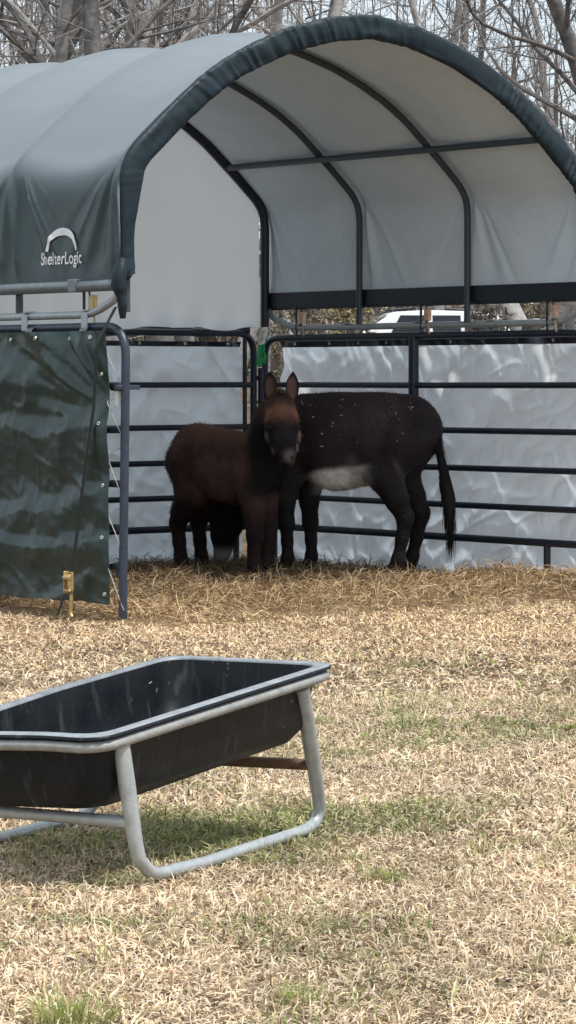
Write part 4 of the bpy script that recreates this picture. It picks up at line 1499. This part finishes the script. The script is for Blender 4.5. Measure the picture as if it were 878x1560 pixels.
foal, FV, FF = make_animal('donkey_foal', 'smaller shaggy brown donkey foal facing the camera with ears upright', fo, tuple(FB), FH, col_foal, .011,
                           dict(n=30000, ln=.034, wd=.004, seed=4, stand=.35,
                                mask=lambda P, N, r: (r.uniform(0, 1, len(P)) < np.where(P[:, 0] > .62, .35, np.where(P[:, 2] > .5, 1, .25)))))
for px0, px1 in ((413, 411), (444, 447)):
    bse = hd(px0, 612, 21.14); tp_ = hd(px1, 566, 21.18)
    fc = w2l(FB + np.array([(-.35 if px0 < 430 else .35), -1, 0]))
    ear_obj(foal, ear_mesh(tp_, bse, fc, .050, .2), (.14, .08, .068), (.008, .007, .008))
for px in (412.5, 447.5):
    child_mesh(MB().ball(hd(px, 651, 20.982), .0165), 'eye', M['eye'], foal)
mane(foal, [hd(420, 604, 21.10), hd(428, 598, 21.12), hd(437, 604, 21.10)], .055, (.11, .06, .04), 260, 29, (.3, -.25, .55))
mane(foal, [(.38, 0, 1.06), (.48, -.01, 1.17), w2l(at(415, 622, 21.3)), hd(427, 606, 21.17)], .05, (.028, .016, .012), 900, 19)
tail(foal, [(-.50, 0, .98), (-.575, .0, .88), (-.575, .0, .74), (-.55, 0, .62), (-.545, 0, .5)], [.035, .03, .038, .034, .01], (.008, .006, .006), 700, 15, .14)
for x, y in ((-.35, .10), (-.35, -.10), (.40, .085), (.455, -.085)):
    hoof(foal, x, y, .035, .047)


# ------------------------------------------------------------------ background: trees, brush, vehicles
def tree(px, Y, rad, lean, hgt, seed, label, bk, dens=1.0, name='bare_tree', fork=None):
    rng = random.Random(seed)
    base = at(px, 580, Y); base[2] = float(ground_z(base[0], Y)) - .05
    root = thing(name, label, 'tree', tuple(base), 'bare trees in the wood behind the shelter')
    tr = MB(); cr = MB()

    def limb(p, d, L_, r0, depth, mb):
        n = max(3, int(L_ / .55) + 2) if depth < 2 else 4
        pts = [np.array(p)]; d = np.array(d, float); d /= np.linalg.norm(d)
        dirs = [d.copy()]
        for i in range(n):
            d = d + np.array([rng.gauss(0, .16), rng.gauss(0, .16), rng.gauss(.02 if depth else 0, .10)]) * (1 if depth else .45)
            d /= np.linalg.norm(d)
            pts.append(pts[-1] + d * L_ / n); dirs.append(d.copy())
        end = .35 if depth == 0 else .22
        rs = np.linspace(r0, r0 * end, n + 1)
        if depth == 0:
            rs[0] *= 1.35
        mb.tube(pts, rs, 9 if depth == 0 else (6 if depth == 1 else 4 if depth == 2 else 3), caps=False)
        if depth >= 4 or r0 < .0055:
            return
        k = {0: int(15 * dens), 1: int(8 * dens), 2: int(6 * dens), 3: int(5 * dens)}[depth]
        for _ in range(max(2, k)):
            t = rng.uniform(.28 if depth == 0 else .15, 1)
            i = min(n - 1, int(t * n)); f_ = t * n - i
            q_ = pts[i] * (1 - f_) + pts[i + 1] * f_
            aa = rng.uniform(0, 2 * math.pi); sp_a = rng.uniform(.5, 1.25)
            dd_ = dirs[i]
            s1_ = np.cross(dd_, [.3, .2, 1]); s1_ /= np.linalg.norm(s1_); s2_ = np.cross(dd_, s1_)
            nd = dd_ * math.cos(sp_a) + (s1_ * math.cos(aa) + s2_ * math.sin(aa)) * math.sin(sp_a)
            rr_ = rs[i] * rng.uniform(.2, .46)
            limb(q_, nd, L_ * rng.uniform(.28, .55), max(rr_, .005), depth + 1, cr)

    limb(base, (lean[0], lean[1], 1), hgt, rad, 0, tr)
    tr.build('trunk', M[bk], root, loc=tuple(base))
    cr.build('crown', M[bk], root, loc=tuple(base))
    return root


TREES = [
    (88, 38, .17, (.06, 0), 11, 'bark1', 1.1, 'dark trunked bare tree above the left end of the canopy roof'),
    (178, 44, .22, (.02, 0), 13, 'bark2', 1.0, 'broad grey trunked bare tree left of the canopy ridge'),
    (22, 41, .13, (-.05, 0), 10, 'bark0', 1.2, 'bare tree at the far left edge above the canopy'),
    (245, 47, .15, (.05, .05), 12, 'bark0', 1.1, 'slim grey bare tree over the middle of the left roof slope'),
    (330, 43, .13, (.20, 0), 11, 'bark2', .9, 'pale leaning bare tree left of the arch peak'),
    (285, 56, .20, (-.03, 0), 14, 'bark1', 1.0, 'brown bare tree further back left of the arch peak'),
    (130, 60, .26, (.0, 0), 15, 'bark0', 1.0, 'tall grey bare tree deep behind the left roof slope'),
    (-40, 46, .22, (.06, 0), 12, 'bark1', 1.1, 'bare tree just outside the left edge reaching over the roof'),
    (395, 52, .14, (.03, 0), 12, 'bark0', .9, 'thin grey bare tree just left of the arch peak'),
    (440, 62, .17, (-.02, 0), 14, 'bark2', .8, 'distant pale bare tree behind the arch peak'),
    (664, 68, .16, (.01, 0), 11, 'bark2', .8, 'slender pale bare tree rising right of the arch peak'),
    (640, 74, .17, (-.04, 0), 13, 'bark0', .7, 'distant grey bare tree right of the arch peak'),
    (835, 64, .25, (-.26, 0), 15, 'bark2', .75, 'thick bare tree leaning left above the right roof slope'),
    (800, 39, .11, (.02, 0), 9, 'bark0', .7, 'pale straight bare tree beside the thick leaning one'),
    (852, 41, .09, (.06, 0), 11, 'bark1', .9, 'thin dark bare tree near the right edge'),
    (905, 36, .15, (-.05, 0), 9, 'bark1', .9, 'dark bare tree at the right edge with a low thick limb'),
    (725, 70, .12, (.02, 0), 12, 'bark0', .8, 'very thin grey bare tree between the leaning tree and arch'),
    (835, 72, .15, (0, 0), 13, 'bark0', .7, 'distant grey bare tree far right behind the others'),
    (560, 76, .18, (.05, 0), 13, 'bark0', .6, 'distant bare tree straight behind the arch peak'),
    (500, 70, .11, (-.05, 0), 10, 'bark0', .7, 'thin bare tree mostly hidden behind the arch peak'),
    (960, 46, .2, (-.1, 0), 12, 'bark0', .9, 'bare tree just outside the right edge'),
    (205, 40, .07, (-.03, 0), 10, 'bark1', 1.0, 'thin dark sapling in front of the broad grey trunk'),
    (52, 52, .24, (.03, 0), 14, 'bark2', 1.0, 'wide pale bare tree behind the dark trunked one'),
    (300, 39, .05, (-.06, 0), 9, 'bark0', 1.0, 'thin sapling with fine twigs above the left roof slope'),
]
for i, (px, Y, rad, lean, hg, bk, dn, lab) in enumerate(TREES):
    tree(px, Y, rad, lean, hg, 100 + i, lab, bk, dn)

# the wood behind as one tangled mass: fine stems, twigs and dead leaves nobody could count
n = 24000
Y = RNG.uniform(66, 110, n)
X = RNG.uniform(-.155, .155, n) * Y
left = smooth(.03, -.06, X / Y)
keep = RNG.uniform(0, 1, n) < (.30 + .70 * left)
X, Y = X[keep], Y[keep]; n = len(X)
zt = RNG.uniform(1.2, 13, n)
ln = RNG.uniform(.8, 3.2, n)
az = RNG.uniform(0, 2 * np.pi, n)
el = np.abs(RNG.normal(1.0, .5, n)).clip(.1, 1.5)
colw = pick(n, [(.17, .145, .13), (.26, .235, .215), (.10, .08, .07), (.34, .31, .29)], (3, 3, 2, 1))
w1 = blades(X, Y, zt, ln, RNG.uniform(.015, .055, n), el, colw, curl=.9, az=az)
# upright stems
n = 420
Y = RNG.uniform(66, 115, n); X = RNG.uniform(-.155, .155, n) * Y
left = smooth(.03, -.06, X / Y)
keep = RNG.uniform(0, 1, n) < (.35 + .65 * left); X, Y = X[keep], Y[keep]; n = len(X)
w2 = blades(X, Y, np.full(n, .5), RNG.uniform(9, 16, n), RNG.uniform(.08, .34, n), RNG.normal(1.57, .07, n),
            pick(n, [(.17, .145, .13), (.27, .245, .225), (.09, .075, .07)], (3, 2, 2)), curl=.15, bend=RNG.normal(0, .1, n))
# scrub low down behind the vehicles
n = 26000
Y = RNG.uniform(78, 95, n); X = RNG.uniform(-.16, .16, n) * Y
zt = 1.6 + np.abs(RNG.normal(0, 1.6, n))
w3 = blades(X, Y, zt, RNG.uniform(.2, 1.1, n), RNG.uniform(.03, .13, n), RNG.uniform(-.3, 1.5, n),
            pick(n, [(.30, .26, .19), (.42, .36, .24), (.18, .15, .11), (.34, .33, .16), (.12, .10, .09)], (3, 3, 2, 1, 2)), curl=.9)
V, Fx, LC, Cc = join_blades([w1, w2, w3])
o = raw_mesh('wood', V, Fx, LC, M['brush'], col=Cc); o['kind'] = 'stuff'


def bush(px, Y, zc, rad, n, cols, label):
    c = at(px, 580, Y); gz = float(ground_z(c[0], Y))
    u_ = RNG.normal(0, 1, (n, 3)); u_ /= np.linalg.norm(u_, axis=1)[:, None]
    p = u_ * (RNG.uniform(.3, 1, n) ** .5)[:, None] * np.array([rad, rad, zc * .6]) + np.array([0, 0, zc * .55])
    p[:, 2] = np.maximum(p[:, 2], .02)
    bl = blades(p[:, 0], p[:, 1], p[:, 2], RNG.uniform(.08, .28, n), RNG.uniform(.015, .05, n), RNG.uniform(-.6, 1.4, n),
                pick(n, cols, [1] * len(cols)), curl=.8)
    root = thing('bush', label, 'bush', (c[0], c[1], gz), 'dry bushes behind the shelter')
    raw_mesh('foliage', *bl[:3], M['brush'], root, col=bl[3])
    st_ = MB()
    for k in range(7):
        a = k * .9
        st_.tube([np.array([.03 * math.cos(a), .03 * math.sin(a), -.05]), np.array([.3 * rad * math.cos(a), .3 * rad * math.sin(a), zc * .4]),
                  np.array([.7 * rad * math.cos(a), .7 * rad * math.sin(a), zc * .9])], [.02, .014, .005], 5)
    st_.build('stem', M['bark1'], root)


bush(745, 40, 2.0, .35, 1500, [(.24, .20, .18), (.34, .30, .27), (.13, .105, .095)], 'round grey brown bush showing through the gap right of the white car')
bush(460, 44, 2.1, .55, 1500, [(.30, .27, .21), (.44, .38, .28), (.16, .13, .11)], 'tan dry bush showing through the gap above the foal')
bush(535, 46, 2.0, .45, 1300, [(.40, .34, .16), (.45, .38, .25), (.22, .18, .10)], 'yellowish dry bush left of the white car')
bush(845, 44, 2.1, .4, 1200, [(.34, .30, .25), (.46, .42, .34), (.18, .15, .13)], 'pale dry bush at the right end of the gap')


def vehicle(name, label, px, Y, heading, paint, Lc, Wc, Hc, cab, cat):
    """cab: list of (x, z) for the greenhouse side outline, x forward"""
    c = at(px, 580, Y); gz = float(ground_z(c[0], Y))
    root = thing(name, label, cat, (c[0], c[1], gz), 'vehicles parked behind the shelter')
    root.rotation_euler = (0, 0, heading)
    hb = Hc * .60
    xs = [(-Lc / 2, .42), (-Lc / 2 - .02, .62), (-Lc / 2, hb), (cab[0][0], hb)] + list(cab) + [(cab[-1][0], hb), (Lc / 2 - .12, hb - .10), (Lc / 2, .60), (Lc / 2, .38)]
    lower = [(-Lc / 2, .42), (-Lc / 2 - .03, .62), (-Lc / 2, hb), (Lc * .22, hb + .01), (Lc / 2 - .12, hb - .12), (Lc / 2, .62), (Lc / 2 - .02, .36)]

    def extr(prof, w0, w1):
        p = np.array(prof)
        p = dense(np.r_[p, p[:1]], .12)[:-1]
        rows = []
        for s_, ins in ((-1, .06), (-1, 0), (1, 0), (1, .06)):
            zc_ = p[:, 1].mean(); xc_ = p[:, 0].mean()
            sc_ = 1 - ins / 1.2
            w_ = w0 + (w1 - w0) * smooth(hb, Hc, p[:, 1])
            rows.append(np.stack([xc_ + (p[:, 0] - xc_) * sc_, s_ * (w_ / 2 - (0 if ins else .05) + (0)), zc_ + (p[:, 1] - zc_) * sc_], 1))
            if ins:
                rows[-1][:, 1] = s_ * (w_ / 2)
        mb = MB().grid(np.array([rows[1], rows[0], rows[3], rows[2]])[[1, 0, 3, 2]], cv=True)
        K = len(p)
        mb.f.append(tuple(range(K))); mb.mi.append(0)
        mb.f.append(tuple(range(3 * K, 4 * K))[::-1]); mb.mi.append(0)
        return mb
    body = extr(lower, Wc, Wc)
    body.build('body', M[paint], root)
    green = [(cab[0][0], hb - .02)] + list(cab) + [(cab[-1][0], hb - .02)]
    extr(green, Wc - .06, Wc - .34).build('cabin', M[paint], root)
    # side windows set proud of the cabin sides
    x0 = min(p[0] for p in cab); x1 = max(p[0] for p in cab)
    ztop = Hc - .11; zbot = hb + .04
    topx0 = cab[1][0]; topx1 = cab[-2][0]
    ne = 3
    for s_ in (-1, 1):
        for k in range(ne):
            a = topx0 + .12 + (topx1 - topx0 - .2) * k / ne + .04; b = topx0 + .12 + (topx1 - topx0 - .2) * (k + 1) / ne - .04
            b2 = b + (.28 if k == ne - 1 else 0); a2 = a - (.12 if k == 0 else 0)
            def yy(z): return s_ * ((Wc - .06 + (-.28) * smooth(hb, Hc, z)) / 2 + .012)
            q_ = [(a2, yy(zbot), zbot), (b2, yy(zbot), zbot), (b, yy(ztop), ztop), (a, yy(ztop), ztop)]
            MB().add(q_, [(0, 1, 2, 3)]).build('window', M['glass'], root)
    # windscreens
    for (xa, za), (xb, zb_) in (((cab[-1][0], cab[-1][1]), cab[-2]), ((cab[0][0], cab[0][1]), cab[1])):
        sg = 1 if xa > 0 else -1
        if abs(xb - xa) < .02:
            continue
        p_ = lambda t, off: (xa + (xb - xa) * t + sg * off, za + (zb_ - za) * t + off)
        (xl, zl), (xh, zh) = p_(.12, .015), p_(.88, .015)
        wl_ = (Wc - .06 - .28 * float(smooth(hb, Hc, zl))) / 2 - .1; wh_ = (Wc - .06 - .28 * float(smooth(hb, Hc, zh))) / 2 - .1
        MB().add([(xl, -wl_, zl), (xl, wl_, zl), (xh, wh_, zh), (xh, -wh_, zh)], [(0, 1, 2, 3)]).build('windscreen', M['glass'], root)
    for sx_ in (-.31, .31):
        for sy_ in (-1, 1):
            mb = MB()
            a_ = np.linspace(0, 2 * np.pi, 20, endpoint=False)
            cx0 = sx_ * Lc; cy0 = sy_ * (Wc / 2 - .08)
            rings_ = [np.stack([cx0 + r_ * np.cos(a_), cy0 + dy_ + 0 * a_, .34 + r_ * np.sin(a_)], 1) for r_, dy_ in ((.2, -.1), (.34, -.1), (.34, .1), (.2, .1))]
            mb.grid(np.array(rings_), cv=True)
            wh = mb.build('wheel', M['tyre'], root)
            MB().tube([(cx0, cy0 - .09, .34), (cx0, cy0 + .09, .34)], .2, 16).build('rim', M['rim'], wh)
    for sy_ in (-1, 1):
        MB().ball((Lc / 2 - .06, sy_ * (Wc / 2 - .25), .72), (.06, .16, .09)).build('headlight', M['lamp'], root)
    return root


car = vehicle('parked_car', 'white car with dark side windows seen through the gap above the right panel', 618, 60, math.pi + .12, 'carpaint', 4.5, 1.85, 1.60,
              [(-2.1, 1.0), (-1.8, 1.56), (-.3, 1.60), (.35, 1.56), (1.25, 1.0)], 'car')
vehicle('parked_car', 'dark car parked farther back left of the white car roof', 612, 76, math.pi + .05, 'darkpaint', 4.6, 1.85, 1.75,
        [(-2.1, 1.05), (-1.9, 1.70), (-.3, 1.75), (.4, 1.70), (1.1, 1.05)], 'car')
vehicle('pickup_truck', 'white pickup truck at the right end of the gap behind the shelter', 850, 62, .25, 'carpaint', 5.2, 1.9, 1.50,
        [(-.6, .95), (-.5, 1.46), (.3, 1.50), (.7, 1.46), (1.3, .95)], 'pickup truck')
print('built', len(scene.objects))
